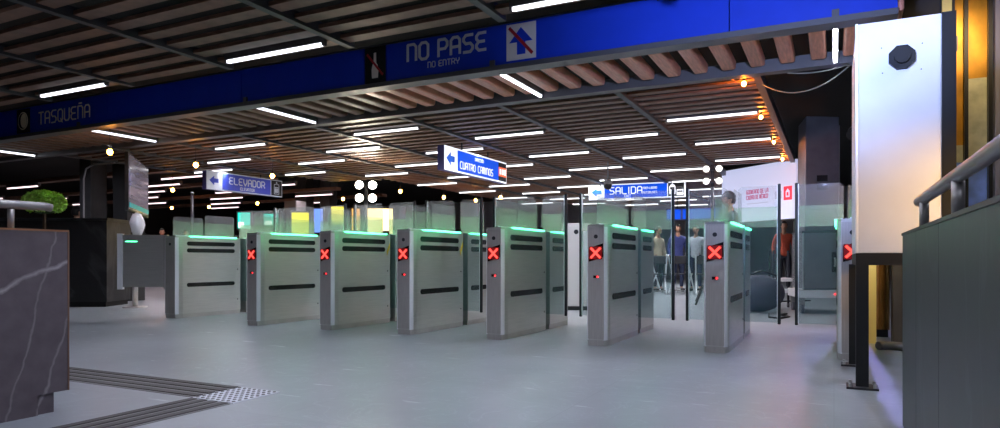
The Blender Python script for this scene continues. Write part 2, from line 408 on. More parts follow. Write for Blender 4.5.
# ------------------------------------------------------------------ ceiling light tubes
ORD = ['first', 'second', 'third', 'fourth', 'fifth', 'sixth', 'seventh', 'eighth', 'ninth', 'tenth', 'eleventh', 'twelfth']
def tube_light(label, c, along='x', L=1.08, m='tube', group='tube lights of the slat ceiling', sz=1.):
    t = thing('ceiling_tube_light', label, 'ceiling light', (c[0], c[1], Z0), 0 if along == 'x' else PI/2, group)  # tube at ceiling level
    h = L/2
    MB().box(-h, h, -.024*sz, .024*sz, -.016, .05).build('housing', 'trim', t)
    df = MB(); df.box(-h+.02, h-.02, -.0165*sz, -.013*sz, -.038, -.0165); df.box(-h+.02, h-.02, .013*sz, .0165*sz, -.038, -.0165)
    df.build('diffuser', m+'_side', t)
    MB().box(-h+.022, h-.022, -.0127*sz, .0127*sz, -.030, -.028).build('lens', m, t)
    for s in (-1, 1):
        MB().px([(-.020*sz, -.016), (-.020*sz, -.034), (-.012*sz, -.041), (.012*sz, -.041), (.020*sz, -.034), (.020*sz, -.016)], s*(h-.02), s*h).build('end_cap', 'trim', t)
    return t
for k in range(8):
    if k % 2 == 0: ys = [8.36+1.88*n for n in range(8)]
    else: ys = ([7.37] if k in (3, 5) else []) + [9.18+1.92*n for n in range(8)]
    ys = [y for y in ys if y < FEND[k]-.1]
    bay = 'rightmost bay' if k == 0 else ORD[k]+' bay left of the rightmost'
    for n, y in enumerate(ys):
        tube_light('white tube light, %s back from the beam in the %s' % (ORD[n], bay), ((FR[k]+FR[k+1])/2, y))
for x, l in ((.01, 'white tube crosswise behind the blue beam, right beside the tall white board'),
             (-2.76, 'white tube crosswise behind the blue beam, under the no-entry arrow'),
             (-5.83, 'white tube crosswise behind the blue beam, left of the bottle pictogram'),
             (-8.83, 'white tube crosswise behind the blue beam, under the TASQUEÑA lettering'),
             (-11.83, 'white tube crosswise behind the blue beam, at its far left end')):
    tube_light(l, (x, 5.95), 'y', 1.14, 'tube_cool', 'tube lights in the band behind the beam')
for n, (i, l) in enumerate(((0, 'white tube light before the beam, over the NO PASE lettering'), (2, 'white tube light before the beam, up left of the bottle pictogram'), (4, 'white tube light before the beam, above the TASQUEÑA lettering'))):
    tube_light(l, (-.78-1.37*i-.685+.02, 4.17), 'x', 1.1, 'tube_low' if i else 'tube_cool', 'tube lights of the near ceiling')
# the same grid goes on over and behind the photographer
for i, y in [(-2, 4.17), (-1, 2.3), (1, 2.3), (3, 2.3), (0, .4), (2, .4), (-2, .4), (1, -1.5), (3, -1.5)]:
    tube_light('white tube light of the near ceiling above and behind the camera', (-.78-1.37*i-.685, y), 'x', 1.1, 'tube_cool', 'tube lights behind the camera')
# far hall tubes beyond the black counter
FT = [(-12.2, 9.6), (-13.9, 10.4), (-13.6, 12.2), (-15.6, 11.3), (-15.2, 13.4), (-17.2, 12.3), (-16.6, 14.6), (-18.6, 13.6), (-18, 15.8), (-19.8, 11.4), (-20.6, 12.8), (-19.4, 9.4), (-21.4, 10.6), (-17.2, 9.2), (-11.6, 11.6), (-12.4, 13.8), (-13.8, 15.6)]
for n, (x, y) in enumerate(FT):
    tube_light('small pinkish tube light in the dark hall beyond the black counter', (x, y), 'x', 1.3, 'tube_far', 'distant tube lights of the dark hall', 1.3)
    # supporting rail of the distant ceiling
for y in (9.3, 11.5, 13.7, 15.7):
    struct(MB().box(-23, -11.5, y-.1, y+.1, Z0+.06, Z0+.14).build('ceiling_rail', 'slat', ceil))

# ------------------------------------------------------------------ warm bulbs
def bulb(label, x, y, z=2.2, drop=None, r=.035, group='warm hanging bulbs', bm_='bulb'):
    t = thing('hanging_bulb', label, 'light bulb', (x, y, z), 0, group)
    MB().sph((0, 0, 0), r, (1, 1, 1.2), 12, 8).build('glass_bulb', bm_, t)
    MB().cyl((0, 0, r*1.0), (0, 0, r+.05), .016, 10).build('socket', 'black', t)
    MB().cyl((0, 0, r+.05), (0, 0, Z0-z+.02), .004, 6).build('cord', 'black', t)
bulb('warm bulb hanging beside the upper corner of the tilted screen', -8.7, 5.73)
bulb('warm bulb hanging left of and above the ELEVADOR sign', -8.72, 7.1)
bulb('warm bulb hanging in front of the right part of the ELEVADOR sign', -8.68, 8.62)
for x, y, l in ((-12.26, 9.42, 'warm bulb behind the left end of the ELEVADOR sign, upper of two'), (-16.53, 12.67, 'small warm bulb low over the two people in red'),
                (-15.31, 12.89, 'small warm bulb below the left half of the ELEVADOR sign'), (-13.2, 12.6, 'small warm bulb below the middle of the ELEVADOR sign'),
                (-10.43, 12.6, 'small warm bulb left of the blazing four-lamp floodlight'), (-8.2, 11.75, 'warm bulb hanging right of the blazing four-lamp floodlight'),
                (-8.1, 13.35, 'warm bulb below the left end of the CUATRO CAMINOS sign'), (-7.8, 14.35, 'warm bulb below the middle of the CUATRO CAMINOS sign'),
                (-6.9, 13.9, 'warm bulb below the right end of the CUATRO CAMINOS sign')):
    bulb(l, x, y)
for n, y in enumerate((6.86, 8.56, 10.46, 12.3)):
    bulb('warm bulb at the right edge of the slat ceiling, %s back from the beam' % ORD[n], -.78, y, 2.455, bm_='bulb_edge', r=.02, group='bulbs along the ceiling edge')

# ------------------------------------------------------------------ blue beam with its signs
bx0, bx1, by = -14., .40, 5.4
beam = thing('sign_beam', 'long blue overhead beam with NO PASE and TASQUEÑA lettering above the gates', 'sign beam', (0, 0, Z0))
seams = [bx0, -11.2, -8.25, -5.9, -4.20, -3.93, -.72, bx1]
for a, b in zip(seams, seams[1:]):
    MB().box(a+.004, b-.004, by, by+.05, 0, .36).build('blue_panel', 'blue', beam)
MB().box(bx0, bx1, by+.05, by+.2, .01, .36).build('beam_core', 'matte_black', beam)
MB().box(bx0, bx1, by-.02, by+.14, -.045, -.001).build('lower_trim', 'trim', beam)
MB().box(bx0, bx1, by-.015, by+.06, .361, .375).build('upper_trim', 'darkgrey', beam)
mb, W = text('NO PASE', .155, -3.68, .165, by-.001, xs=.92, wt=1.0); mb.build('lettering', 'lettering', beam)
mb, W = text('NO ENTRY', .052, -3.45, .075, by-.001, xs=.95, wt=.95); mb.build('lettering', 'lettering', beam)
mb, W = text('TASQUEÑA', .16, -9.72, .10, by-.001, xs=.95, wt=.7); mb.build('lettering', 'letter_cream', beam)
# no-entry arrow
p = MB().box(-2.62, -2.335, by-.006, by, .025, .345).build('arrow_plate', 'picto_cream', beam)
MB().py([(-2.515, .07), (-2.435, .07), (-2.435, .18), (-2.365, .18), (-2.477, .31), (-2.59, .18), (-2.515, .18)], by-.011, by-.0062).build('arrow', 'blue', p)
MB().py([(-2.60, .305), (-2.58, .325), (-2.355, .075), (-2.375, .055)], by-.015, by-.0112).build('slash', 'red', p)
# bottle pictogram
p = MB().box(-4.19, -3.94, by-.006, by+.05, .0, .36).build('bottle_plate', 'matte_black', beam)
MB().py([(-4.10, .05), (-4.03, .05), (-4.025, .13), (-4.035, .18), (-4.05, .2), (-4.052, .30), (-4.078, .30), (-4.08, .2), (-4.095, .18), (-4.105, .13)], by-.011, by-.0062).build('bottle', 'picto_cream', p)
MB().py([(-4.165, .285), (-4.15, .3), (-3.96, .08), (-3.975, .065)], by-.015, by-.0112).build('slash', 'red', p)
# station emblem: dark square with a cream moon
p = MB().box(-10.24, -9.93, by-.006, by, .015, .345).build('emblem_plate', 'matte_black', beam)
ring = []
for i in range(40): ring.append((-10.085+.115*math.cos(2*PI*i/40), .18+.125*math.sin(2*PI*i/40)))
MB().py(ring, by-.010, by-.0062).build('moon', 'letter_cream', p)
cr = [(-10.085+.098*math.cos(2*PI*i/32), .18+.106*math.sin(2*PI*i/32)) for i in range(32)]
MB().py(cr, by-.014, by-.0102).build('moon_shade', 'matte_black', p)
MB().py([(-10.085+.028+.07*math.cos(2*PI*i/32), .18+.098*math.sin(2*PI*i/32)) for i in range(32)], by-.018, by-.0142).build('moon_disc', 'letter_cream', p)

# ------------------------------------------------------------------ fare gates
GH, GW = 1.055, .2
LEAF_Y = 6.75-5.62
def gate(label, X, Y, display=True, wf=.15, leafL=None, leafR=None, sticker=False, wr=.2):
    t = thing('fare_gate', label, 'fare gate', (X, Y, 0), 0, 'row of steel fare gates')
    a, b = wf/2, wr/2
    out = [(-a, 0), (a, 0), (a+.014, .035), (b, .09), (b, 1.03), (-b, 1.03), (-b, .09), (-a-.014, .035)]
    body = MB().pz(out, .05, GH-.012).build('front_cabinet', 'steel', t)
    MB().pz([(x*.985, y+(.004 if y < .5 else -.004)) for x, y in out], 0, .05).build('kick_plinth', 'darkgrey' if False else 'steel_front', t)
    MB().box(-a+.004, a-.004, -.006, -.0005, .06, GH-.02).build('front_plate', 'steel_front', t)
    for s in (-1, 1):
        MB().hexa([(s*(a+.001), -.007, .05), (s*(a+.018), .036, .05), (s*(a+.012), .04, .05), (s*(a-.008), -.001, .05)],
                  [(s*(a+.001), -.007, GH-.015), (s*(a+.018), .036, GH-.015), (s*(a+.012), .04, GH-.015), (s*(a-.008), -.001, GH-.015)]).build('edge_strip', 'steel_edge', t)  # chamfer strip, its highlight painted by the near-white material
    MB().pz([(x*1.02, y-.004) for x, y in out], GH-.012, GH+.004).build('top_cap', 'steel', t)
    rear = MB().pz([(-b, 1.14), (b, 1.14), (b-.012, 1.72), (a-.02, 1.76), (-a+.02, 1.76), (-b+.012, 1.72)], .05, GH-.012).build('rear_cabinet', 'steel', t)
    MB().box(-b+.012, b-.012, 1.15, 1.71, 0, .05).build('kick_plinth', 'steel_front', t)
    MB().pz([(-b, 1.14), (b, 1.14), (b-.012, 1.72), (a-.02, 1.76), (-a+.02, 1.76), (-b+.012, 1.72)], GH-.012, GH+.004).build('top_cap', 'steel', t)
    MB().cyl((0, 1.085, .03), (0, 1.085, GH+.05), .04, 14).build('pivot_post', 'matte_black', t)
    # side slots, one part each
    for s in (-1, 1):
        for z in (.965, .875, .425):
            for y0, y1 in ((.15, .93), (1.22, 1.62)):
                n = 8; xx = b-.0005 if y0 > 1 else None
                def xs_at(y):
                    if y > 1: return b-.012*max(0, (y-1.14)/.58)
                    return b
                pts = []
                r = .027
                for i in range(n+1):
                    th = PI/2+PI*i/n; pts.append((y0+r+r*math.cos(th), z+r*math.sin(th)))
                for i in range(n+1):
                    th = -PI/2+PI*i/n; pts.append((y1-r+r*math.cos(th), z+r*math.sin(th)))
                mb = MB()
                mb.poly(pts, lambda y, zz, d: (s*(xs_at(y)+d), y, zz), -.004, .003)
                mb.build('sensor_slot', 'slot', t)
        for y0, y1 in ((.2, .95), (1.2, 1.66)):
            for nm_, mm_, za, zb, da, db in (('light_strip', 'led', GH-.004, GH+.008, -.012, .016), ('strip_lip', 'steel_edge', GH+.0085, GH+.014, -.014, .020)):
                MB().hexa([(s*(xs_at(y0)+da), y0, za if da > -.013 else za), (s*(xs_at(y1)+da), y1, za), (s*(xs_at(y1)+db), y1, za), (s*(xs_at(y0)+db), y0, za)],
                          [(s*(xs_at(y0)+da), y0, zb), (s*(xs_at(y1)+da), y1, zb), (s*(xs_at(y1)+db), y1, zb), (s*(xs_at(y0)+db), y0, zb)]).build(nm_, mm_, t)
        # hinge screws on the rear edge of the front cabinet
        for z in (.2, .62):
            MB().cyl((s*(b-.002), .98, z), (s*(b+.003), .98, z), .009, 8).build('screw', 'black', t)
        if sticker:
            MB().hexa([(s*(b-.001), .965, .80), (s*(b-.001), 1.025, .90), (s*(b+.0025), 1.025, .90), (s*(b+.0025), .965, .80)],
                      [(s*(b-.001), .965, .86), (s*(b-.001), 1.025, .96), (s*(b+.0025), 1.025, .96), (s*(b+.0025), .965, .86)]).build('warning_sticker', 'yellow', t)
    # glass panes on top: paler, greener lower band is part of each pane
    for y0, y1, zt in ((.04, .50, 1.315), (.53, 1.02, 1.36), (1.15, 1.72, 1.43)):
        c = .035
        g = MB().px([(y0, GH+.2), (y1, GH+.2), (y1, zt-c), (y1-c*.3, zt-c*.3), (y1-c, zt), (y0+c, zt), (y0+c*.3, zt-c*.3), (y0, zt-c)], -.005, .005).build('glass_pane', 'glass', t)
        MB().box(-.005, .005, y0, y1, GH+.004, GH+.2).build('pale_band', 'pale_glass', g)
        MB().box(-.012, .012, y0+.03, y1-.03, GH+.004, GH+.018).build('glass_clamp', 'steel_edge', g)
    if display:
        q = MB().py([(-a+.012, .735), (a-.008, .775), (a-.008, .895), (-a+.012, .855)], -.011, -.0065).build('display', 'slot', t)
        zc = .812; r = .044
        MB().py([(-.058, zc-.056), (.058, zc-.056), (.058, zc+.056), (-.058, zc+.056)], -.0135, -.0115).build('red_field', 'redglow', q)
        c = MB(); wd = .010
        c.py([(-r-wd*.7, zc-r+wd*.7), (-r+wd*.7, zc-r-wd*.7), (r+wd*.7, zc+r-wd*.7), (r-wd*.7, zc+r+wd*.7)], -.018, -.0138)
        c.py([(r+wd*.7, zc-r+wd*.7), (r-wd*.7, zc-r-wd*.7), (-r-wd*.7, zc+r-wd*.7), (-r+wd*.7, zc+r+wd*.7)], -.0182, -.0138)
        c.build('red_cross', 'cross', q)
        cr_ = MB().box(-.022, .026, -.011, -.0065, .592, .616).build('card_slot', 'slot', t)
        MB().sph((.017, -.012, .604), .009, (1, .5, 1), 10, 6).build('red_light', 'redled', cr_)
    MB().cyl((0, -.009, .955), (0, -.006, .955), .018, 16).build('reader_dot', 'darkgrey', t)
    # swinging glass leaves, hinged on the pivot post
    for L, s in ((leafL, -1), (leafR, 1)):
        if not L: continue
        x0, x1 = .045, L
        lf = MB().box(*sorted((s*x0, s*x1)), 1.079, 1.089, .17, GH).build('swing_leaf', 'leafglass', t)
        MB().box(*sorted((s*x0, s*x1)), 1.079, 1.089, GH, GH+.19).build('pale_band', 'pale_glass', lf)
        c = .03
        MB().py([(s*x0, GH+.19), (s*x1, GH+.19), (s*x1, 1.44), (s*(x0+c), 1.44), (s*x0, 1.44-c)], 1.079, 1.089).build('upper_pane', 'glass', lf)
        MB().box(*sorted((s*(x1-.006), s*(x1+.02))), 1.068, 1.100, .155, 1.455).build('edge_post', 'darkgrey', lf, .006)
        MB().box(*sorted((s*(x1-.012), s*(x1-.006))), 1.07, 1.098, .17, 1.44).build('edge_trim', 'steel_edge', lf)
    return t

GX = [-7.67, -5.97, -4.89, -3.88, -2.86, -1.86, -.86, .122]
LC = [(-6.86, -6.70), (-5.52, -5.36), (-4.48, -4.30), (-3.58, -3.40), (-2.56, -2.38), (-1.43, -1.28), (-.46, -.30)]
LB = ['steel fare gate without a red cross, with a wide steel wing on its left',
      'steel fare gate with red cross, first to the right of the crossless gate',
      'steel fare gate with red cross, with yellow and peach screens seen glowing through its glass',
      'steel fare gate with red cross, standing under the arrow of the CUATRO CAMINOS sign',
      'steel fare gate with red cross, under the right tip of the CUATRO CAMINOS sign',
      'steel fare gate with red cross, directly under the SALIDA sign arrow',
      'steel fare gate with red cross, in front of the person wearing a cap',
      'steel fare gate with red cross, half hidden by the tall white board']
for i in range(8):
    lL = GX[i]-LC[i-1][1] if i else None
    lR = LC[i][0]-GX[i] if i < 7 else None
    Y = 5.86 if i == 0 else 5.62
    g = gate(LB[i], GX[i], Y, i > 0, .15 if i else .19, lL, lR, i in (2, 3), .2 if i else .24)
    if i == 0: G1 = g
# wide wing hinged on the first gate
ang = math.atan2(5.53-5.86, -8.22+7.72)
d = Vector((math.cos(ang), math.sin(ang), 0)); n_ = Vector((-d.y, d.x, 0))
def wing(a, b, th, z0, z1):
    P = [d*a+n_*th, d*b+n_*th, d*b-n_*th, d*a-n_*th]
    o = Vector((-.135, .05, 0))
    return MB().hexa([tuple(p+o+Vector((0, 0, z0))) for p in P], [tuple(p+o+Vector((0, 0, z1))) for p in P])
wg = wing(.0, .58, .02, .40, 1.04).build('wide_wing', 'steel', G1)
wing(.535, .60, .03, .37, 1.09).build('end_post', 'steel_edge', wg)
wing(-.02, .56, .028, 1.02, 1.075).build('top_rail', 'steel', wg)
wing(.36, .5, .0215, .985, .995).build('light_strip', 'led', wg)
wing(-.02, .03, .032, .37, 1.06).build('hinge_post', 'steel_front', wg)

# ------------------------------------------------------------------ parapets with handrails
lp = thing('stone_parapet', 'dark veined stone parapet with steel handrail in the left foreground', 'parapet', (-3.43, 0, 0))
MB().box(-.16, 0, -5.5, 1.90, 0, .89).build('stone_panel', 'stone', lp)
MB().box(-.16, 0, 1.90, 2.04, .10, .89).build('stone_panel', 'stone', lp)
MB().box(-.15, -.02, 1.90, 1.985, .0, .10).build('stone_panel', 'stone', lp)
MB().box(-.165, .004, -5.5, 2.045, .89, .899).build('capping_strip', mat('copper_edge', (150, 108, 80), .4, .6), lp)
MB().box(-.16, .003, 2.04, 2.047, .10, .89).build('edge_strip', mat('brown_edge', (120, 92, 74), .5, .3), lp)
hr = MB().tube([(-.035, -5.4, 1.012), (-.035, 1.95, 1.012), (-.035, 1.98, 1.008)], .021, 14).build('handrail', 'chrome', lp)
for y in (1.80, .3, -1.2, -2.7, -4.2):
    MB().cyl((-.035, y, .9), (-.035, y, .99), .014, 12).build('rail_post', 'chrome', lp)
rp = thing('stone_parapet', 'grey stone parapet with steel handrail on two posts in the right foreground', 'parapet', (.28, 0, 0))
for y0, y1 in ((-5.5, -1.5), (-1.5, 1.0), (1.0, 2.38), (2.38, 3.0), (3.0, 3.56)):
    MB().box(0, .16, y0+.002, y1-.002, 0, .86).build('stone_panel', 'stone_green', rp)
MB().box(-.004, .165, -5.5, 3.565, .86, .872).build('capping_strip', 'darkgrey', rp)
MB().tube([(.035, -5.4, .99), (.035, 3.2, .99), (.035, 3.25, .99)], .021, 14).build('handrail', 'chrome', rp)
for y in (3.08, 2.28, .9, -.6, -2.1):
    MB().cyl((.035, y, .872), (.035, y, .975), .017, 12).build('rail_post', 'chrome', rp)

# ------------------------------------------------------------------ white board on black legs
wb = thing('white_board', 'tall white board box on black legs with a dark octagonal fitting', 'equipment board', (0, 0, 0))
X0, X1, Y0, Y1 = .115, .605, 4.44, 5.42
ZB, ZT = .79, 2.125
MB().box(X0+.012, X1-.067, Y0, Y0+.03, ZB, ZT).build('front_board', 'panelwhite', wb, .004)
MB().box(X1-.067, X1, Y0-.004, Y0+.05, ZB, ZT+.004).build('black_edge', 'black', wb)
MB().box(X0-.004, X0+.012, Y0-.004, Y0+.03, ZB, ZT+.004).build('edge_trim', 'steel_edge', wb, .004)
MB().box(X0, X0+.02, Y0+.035, Y1, ZB, ZT-.02).build('side_board', 'panelwhite', wb)
MB().box(X0+.02, X1, Y1-.03, Y1, ZB, ZT-.02).build('rear_board', 'darkgrey', wb)
MB().box(X0, X1, Y0, Y0+.07, ZB-.07, ZB-.001).build('frame_bar', 'matte_black', wb)
MB().box(X0, X1, Y1-.07, Y1, ZB-.07, ZB-.001).build('frame_bar', 'matte_black', wb)
MB().box(X0, X0+.06, Y0+.07, Y1-.07, ZB-.07, ZB-.001).build('frame_bar', 'matte_black', wb)
for x, y in ((X0, Y0), (X0-.02, Y1-.05), (X1-.07, Y0), (X1-.07, Y1-.07)):
    wd = .066 if y < 5 else .045
    lg = MB().box(x, x+wd, y, y+wd, .012, ZB-.07).build('leg', 'matte_black', wb)
    MB().box(x-.05, x+wd+.05, y-.05, y+wd+.05, 0, .012).build('base_plate', 'darkgrey', lg)
    for sx in (-.03, wd+.03):
        for sy in (-.03, wd+.03):
            MB().cyl((x+sx, y+sy, .012), (x+sx, y+sy, .032), .009, 6).build('bolt', 'steel', lg)
oc = [(.345+.07*math.cos(PI/8+PI/4*i), 1.90+.07*math.sin(PI/8+PI/4*i)) for i in range(8)]
f = MB().py(oc, Y0-.035, Y0-.0005).build('octagonal_fitting', 'matte_black', wb)
MB().cyl((.345, Y0-.06, 1.90), (.345, Y0-.035, 1.90), .04, 20).build('lens_ring', 'matte_black', f)
for x, z in ((.245, 1.97), (.445, 1.97), (.25, 1.825), (.44, 1.825)):
    MB().cyl((x, Y0-.003, z), (x, Y0, z), .0035, 8).build('screw', 'darkgrey', wb)

# ------------------------------------------------------------------ end wall with gold foil glazing (right)
EY = 6.9
struct(MB().box(.28, .34, EY-.02, EY+.25, 0, ZC).build('trim_1', 'paleyellow'))
struct(MB().box(.47, .93, EY, EY+.25, 0, ZC).build('wall_end', 'wall'))
struct(MB().box(1.205, XR, EY-.05, EY+.25, 0, ZC).build('wall_end.001', 'lavender'))
struct(MB().box(.34, .47, EY+.6, EY+.7, 0, ZC).build('wall_recess', 'wall'))
win = struct(MB().box(.93, 1.205, EY+.16, EY+.2, 0, ZC).build('window_1', 'matte_black'))
for x0, x1, zg, zp in ((.936, 1.006, 1.75, 1.6), (1.034, 1.175, 2.32, 1.62)):
    struct(MB().box(x0, x1, EY+.12, EY+.16, zg, ZC).build('gold_pane', 'gold', win))
    struct(MB().box(x0, x1, EY+.12, EY+.16, zp, zg).build('pale_pane', 'palefoil', win))
    struct(MB().box(x0, x1, EY+.12, EY+.16, .1, zp).build('blue_pane', 'bluefoil', win))
for x0, x1 in ((.93, .936), (1.006, 1.034), (1.175, 1.205)):
    struct(MB().box(x0, x1, EY+.05, EY+.15, 0, ZC).build('window_frame', 'black', win))
tag(MB().box(.83, .90, EY-.06, EY-.005, 0, ZC-.02).build('yellow_post', 'paleyellow'), 'pale yellow post strip rising above the white board', 'post')
cl = MB()
nseg = 14
pts = [(.345+.12*i/nseg, EY+.30+.012*math.sin(i*1.9)) for i in range(nseg+1)]
cl.pz(pts+[(x, y+.012) for x, y in pts[::-1]], .10, 1.7)
tag(cl.build('brown_curtain', 'cloth'), 'brown cloth hanging in the recess behind the white board', 'curtain')
hs = MB(); hs.tube([(.33+.02*i, 6.40+.05*math.sin(i*.35), .037) for i in range(0, 30)], .035, 10)
tag(hs.build('hose', 'rubber'), 'thick grey hose lying on the floor behind the white board', 'hose')

# ------------------------------------------------------------------ hanging signs
def sign(name, label, loc, rz, W, H, arrowW, build, rods=True, dim=False):
    t = thing('hanging_sign', label, 'sign', loc, rz, 'hanging direction signs')
    D = .11; wm = 'signwhite_dim' if dim else 'signwhite'; bm_ = 'signblue_dim' if dim else 'signblue'
    MB().box(0, W, 0, D, 0, H).build('housing', mat('sign_housing', (60, 56, 110), .5) if not M.get('sh') else M['sh'], t)
    MB().box(0, W, -.006, -.0005, 0, H).build('white_face', wm, t)
    build(t, W, H, bm_, wm)
    for x in (W*.3, W*.72):
        MB().cyl((x, D/2, H), (x, D/2, Z0+.03-loc[2]), .012, 8).build('hanger_rod', 'darkgrey', t)
    return t
M['sh'] = mat('sign_housing', (62, 58, 120), .5)
def arrow(t, x, z, s, m='arrowblue'):
    MB().py([(x-s, z), (x, z+s*.8), (x, z+s*.36), (x+s*.9, z+s*.36), (x+s*.9, z-s*.36), (x, z-s*.36), (x, z-s*.8)], -.012, -.0065).build('arrow', m, t)
def b_cuatro(t, W, H, bl, wh):
    arrow(t, .17, H/2, .12)
    MB().box(.37, W-.31, -.010, -.0065, .025, H-.025).build('blue_field', bl, t)
    mb, w_ = text('DIRECCIÓN', .045, (.37+W-.31)/2, H-.11, -.0105, center=True, wt=1., xs=.85); mb.build('lettering', wh, t)
    mb, w_ = text('CUATRO', .10, .44, .07, -.0105, wt=.95, xs=.86); mb.build('lettering', wh, t)
    mb, w_ = text('CAMINOS', .10, .44+w_+.09, .07, -.0105, wt=.95, xs=.86); mb.build('lettering', wh, t)
    p = MB().box(W-.31, W-.02, -.010, -.0065, .025, H-.025).build('pictogram', 'matte_black', t)
    MB().box(W-.305, W-.025, -.014, -.0105, .10, .25).build('orange_band', 'orange', p)
    for i in range(3): MB().box(W-.28+.085*i, W-.225+.085*i, -.018, -.0145, .13, .22).build('white_mark', wh, p)
def b_elev(t, W, H, bl, wh):
    arrow(t, .17, H/2, .11, bl)
    MB().box(.36, W-.33, -.010, -.0065, .02, H-.02).build('blue_field', bl, t)
    mb, w_ = text('ELEVADOR', .125, (.36+W-.33)/2, .145, -.0105, center=True, wt=.95, xs=.98); mb.build('lettering', wh, t)
    mb, w_ = text('ELEVATOR', .055, (.36+W-.33)/2, .045, -.0105, center=True, wt=1., xs=.9); mb.build('lettering', wh, t)
    p = MB().box(W-.31, W-.02, -.010, -.0065, .02, H-.02).build('pictogram', 'matte_black', t)
    for x0, x1, z0, z1 in ((W-.235, W-.225, .05, .25), (W-.105, W-.095, .05, .25), (W-.235, W-.095, .25, .26), (W-.235, W-.095, .05, .06)):
        MB().box(x0, x1, -.013, -.0105, z0, z1).build('cabin_line', wh, p)
    for x in (W-.20, W-.165, W-.13):
        MB().cyl((x, -.013, .19), (x, -.0105, .19), .013, 10).build('head_mark', wh, p)
        MB().box(x-.012, x+.012, -.013, -.0105, .08, .17).build('body_mark', wh, p)
    MB().py([(W-.19, .275), (W-.14, .275), (W-.165, .315)], -.013, -.0105).build('arrow_mark', wh, p)
def b_salida(t, W, H, bl, wh):
    arrow(t, .19, H/2, .13)
    MB().box(.37, W-.40, -.010, -.0065, .025, H-.025).build('blue_field', bl, t)
    mb, w_ = text('SALIDA', .15, .50, .12, -.0105, wt=.95, xs=1.0); mb.build('lettering', wh, t)
    mb, w_ = text('EXIT', .05, .84, .045, -.0105, wt=1., xs=.95); mb.build('lettering', wh, t)
    mb, w_ = text('TREN LIGERO', .045, 1.26, .21, -.0105, wt=1., xs=.75); mb.build('lettering', wh, t)
    mb, w_ = text('AUTOBUSES', .045, 1.26, .11, -.0105, wt=1., xs=.85); mb.build('lettering', wh, t)
    p = MB().box(W-.38, W-.03, -.010, -.0065, .025, H-.025).build('pictogram', 'matte_black', t)
    MB().py([(W-.35, .07), (W-.22, .07), (W-.22, .24), (W-.25, .29), (W-.32, .29), (W-.35, .24)], -.014, -.0105).build('tram_mark', wh, p)
    MB().box(W-.335, W-.235, -.017, -.0145, .17, .23).build('tram_window', 'matte_black', p)
    MB().box(W-.295, W-.275, -.014, -.0105, .29, .32).build('tram_pole', wh, p)
    MB().box(W-.19, W-.05, -.014, -.0105, .05, .17).build('bus_mark', wh, p)
    MB().box(W-.18, W-.06, -.017, -.0145, .11, .15).build('bus_window', 'matte_black', p)
sign('s', 'bright blue hanging sign reading CUATRO CAMINOS, seen at a slant', (-4.97, 8.2, 2.04), PI/2, 2.02, .35, .4, b_cuatro)
sign('s', 'dim blue hanging sign reading ELEVADOR with lift pictogram', (-10.5, 8.78, 2.08), PI/2, 1.92, .35, .4, b_elev, dim=True)
sign('s', 'blue hanging sign reading SALIDA with tram and bus pictogram', (-5.14, 15.0, 2.15), math.radians(4), 2.2, .35, .4, b_salida)
t = thing('hanging_sign', 'small plain blue sign far behind the gate glass, below the SALIDA pictogram', 'sign', (-4.15, 18.6, 1.84), 0, 'hanging direction signs')
MB().box(0, 1.45, 0, .1, 0, .32).build('housing', 'sh', t); MB().box(.03, .40, -.008, -.0005, .03, .29).build('blue_field', 'signblue', t); MB().box(.46, 1.42, -.008, -.0005, .03, .29).build('blue_field', 'signblue', t)
for x in (.3, 1.15): MB().cyl((x, .05, .32), (x, .05, Z0+.03-1.84), .012, 8).build('hanger_rod', 'darkgrey', t)
t = thing('dome_camera', 'dark dome camera hanging in front of the SALIDA sign', 'security camera', (-3.62, 11.6, 2.08))
MB().sph((0, 0, 0), .075, (1, 1, 1), 18, 12).build('dome', 'black', t)
MB().cyl((0, 0, .02), (0, 0, .11), .08, 18, .06).build('mount_cap', 'grey', t)
MB().cyl((0, 0, .11), (0, 0, Z0+.03-2.08), .014, 8).build('hanger_rod', 'grey', t)

# ------------------------------------------------------------------ tactile paving
def strip(label, x0, x1, y0, y1, along):
    t = thing('tactile_strip', label, 'tactile paving', (0, 0, 0), 0, 'ribbed tactile strips')
    MB().box(x0, x1, y0, y1, -.002, .003).build('base_strip', 'tactile_pale' if False else M['tbase'], t)
    n = 4
    for i in range(n):
        if along == 'x':
            w_ = (y1-y0)/n; a = y0+w_*(i+.22); MB().box(x0, x1, a, a+w_*.56, .003, .008).build('rib', 'tactile', t)
        else:
            w_ = (x1-x0)/n; a = x0+w_*(i+.22); MB().box(a, a+w_*.56, y0, y1, .003, .008).build('rib', 'tactile', t)
M['tbase'] = mat('tactile_base', (118, 116, 114), .7, noise=.1)
strip('ribbed tactile strip running left from the dotted tile past the stone parapet', -7.6, -3.13, 2.53, 2.86, 'x')
strip('ribbed tactile strip running toward the viewer from the dotted tile', -3.12, -2.81, -4, 2.50, 'y')
t = thing('tactile_tile', 'pale dotted warning tile where the two ribbed strips meet', 'tactile paving', (-2.965, 2.68, 0))
MB().box(-.155, .155, -.165, .17, -.002, .004).build('base_tile', 'tactile_pale', t)
for i in range(8):
    for j in range(8):
        MB().cyl((-.135+.0386*i, -.142+.041*j, .004), (-.135+.0386*i, -.142+.041*j, .008), .011, 8, .007).build('dot', M['tbase'], t)

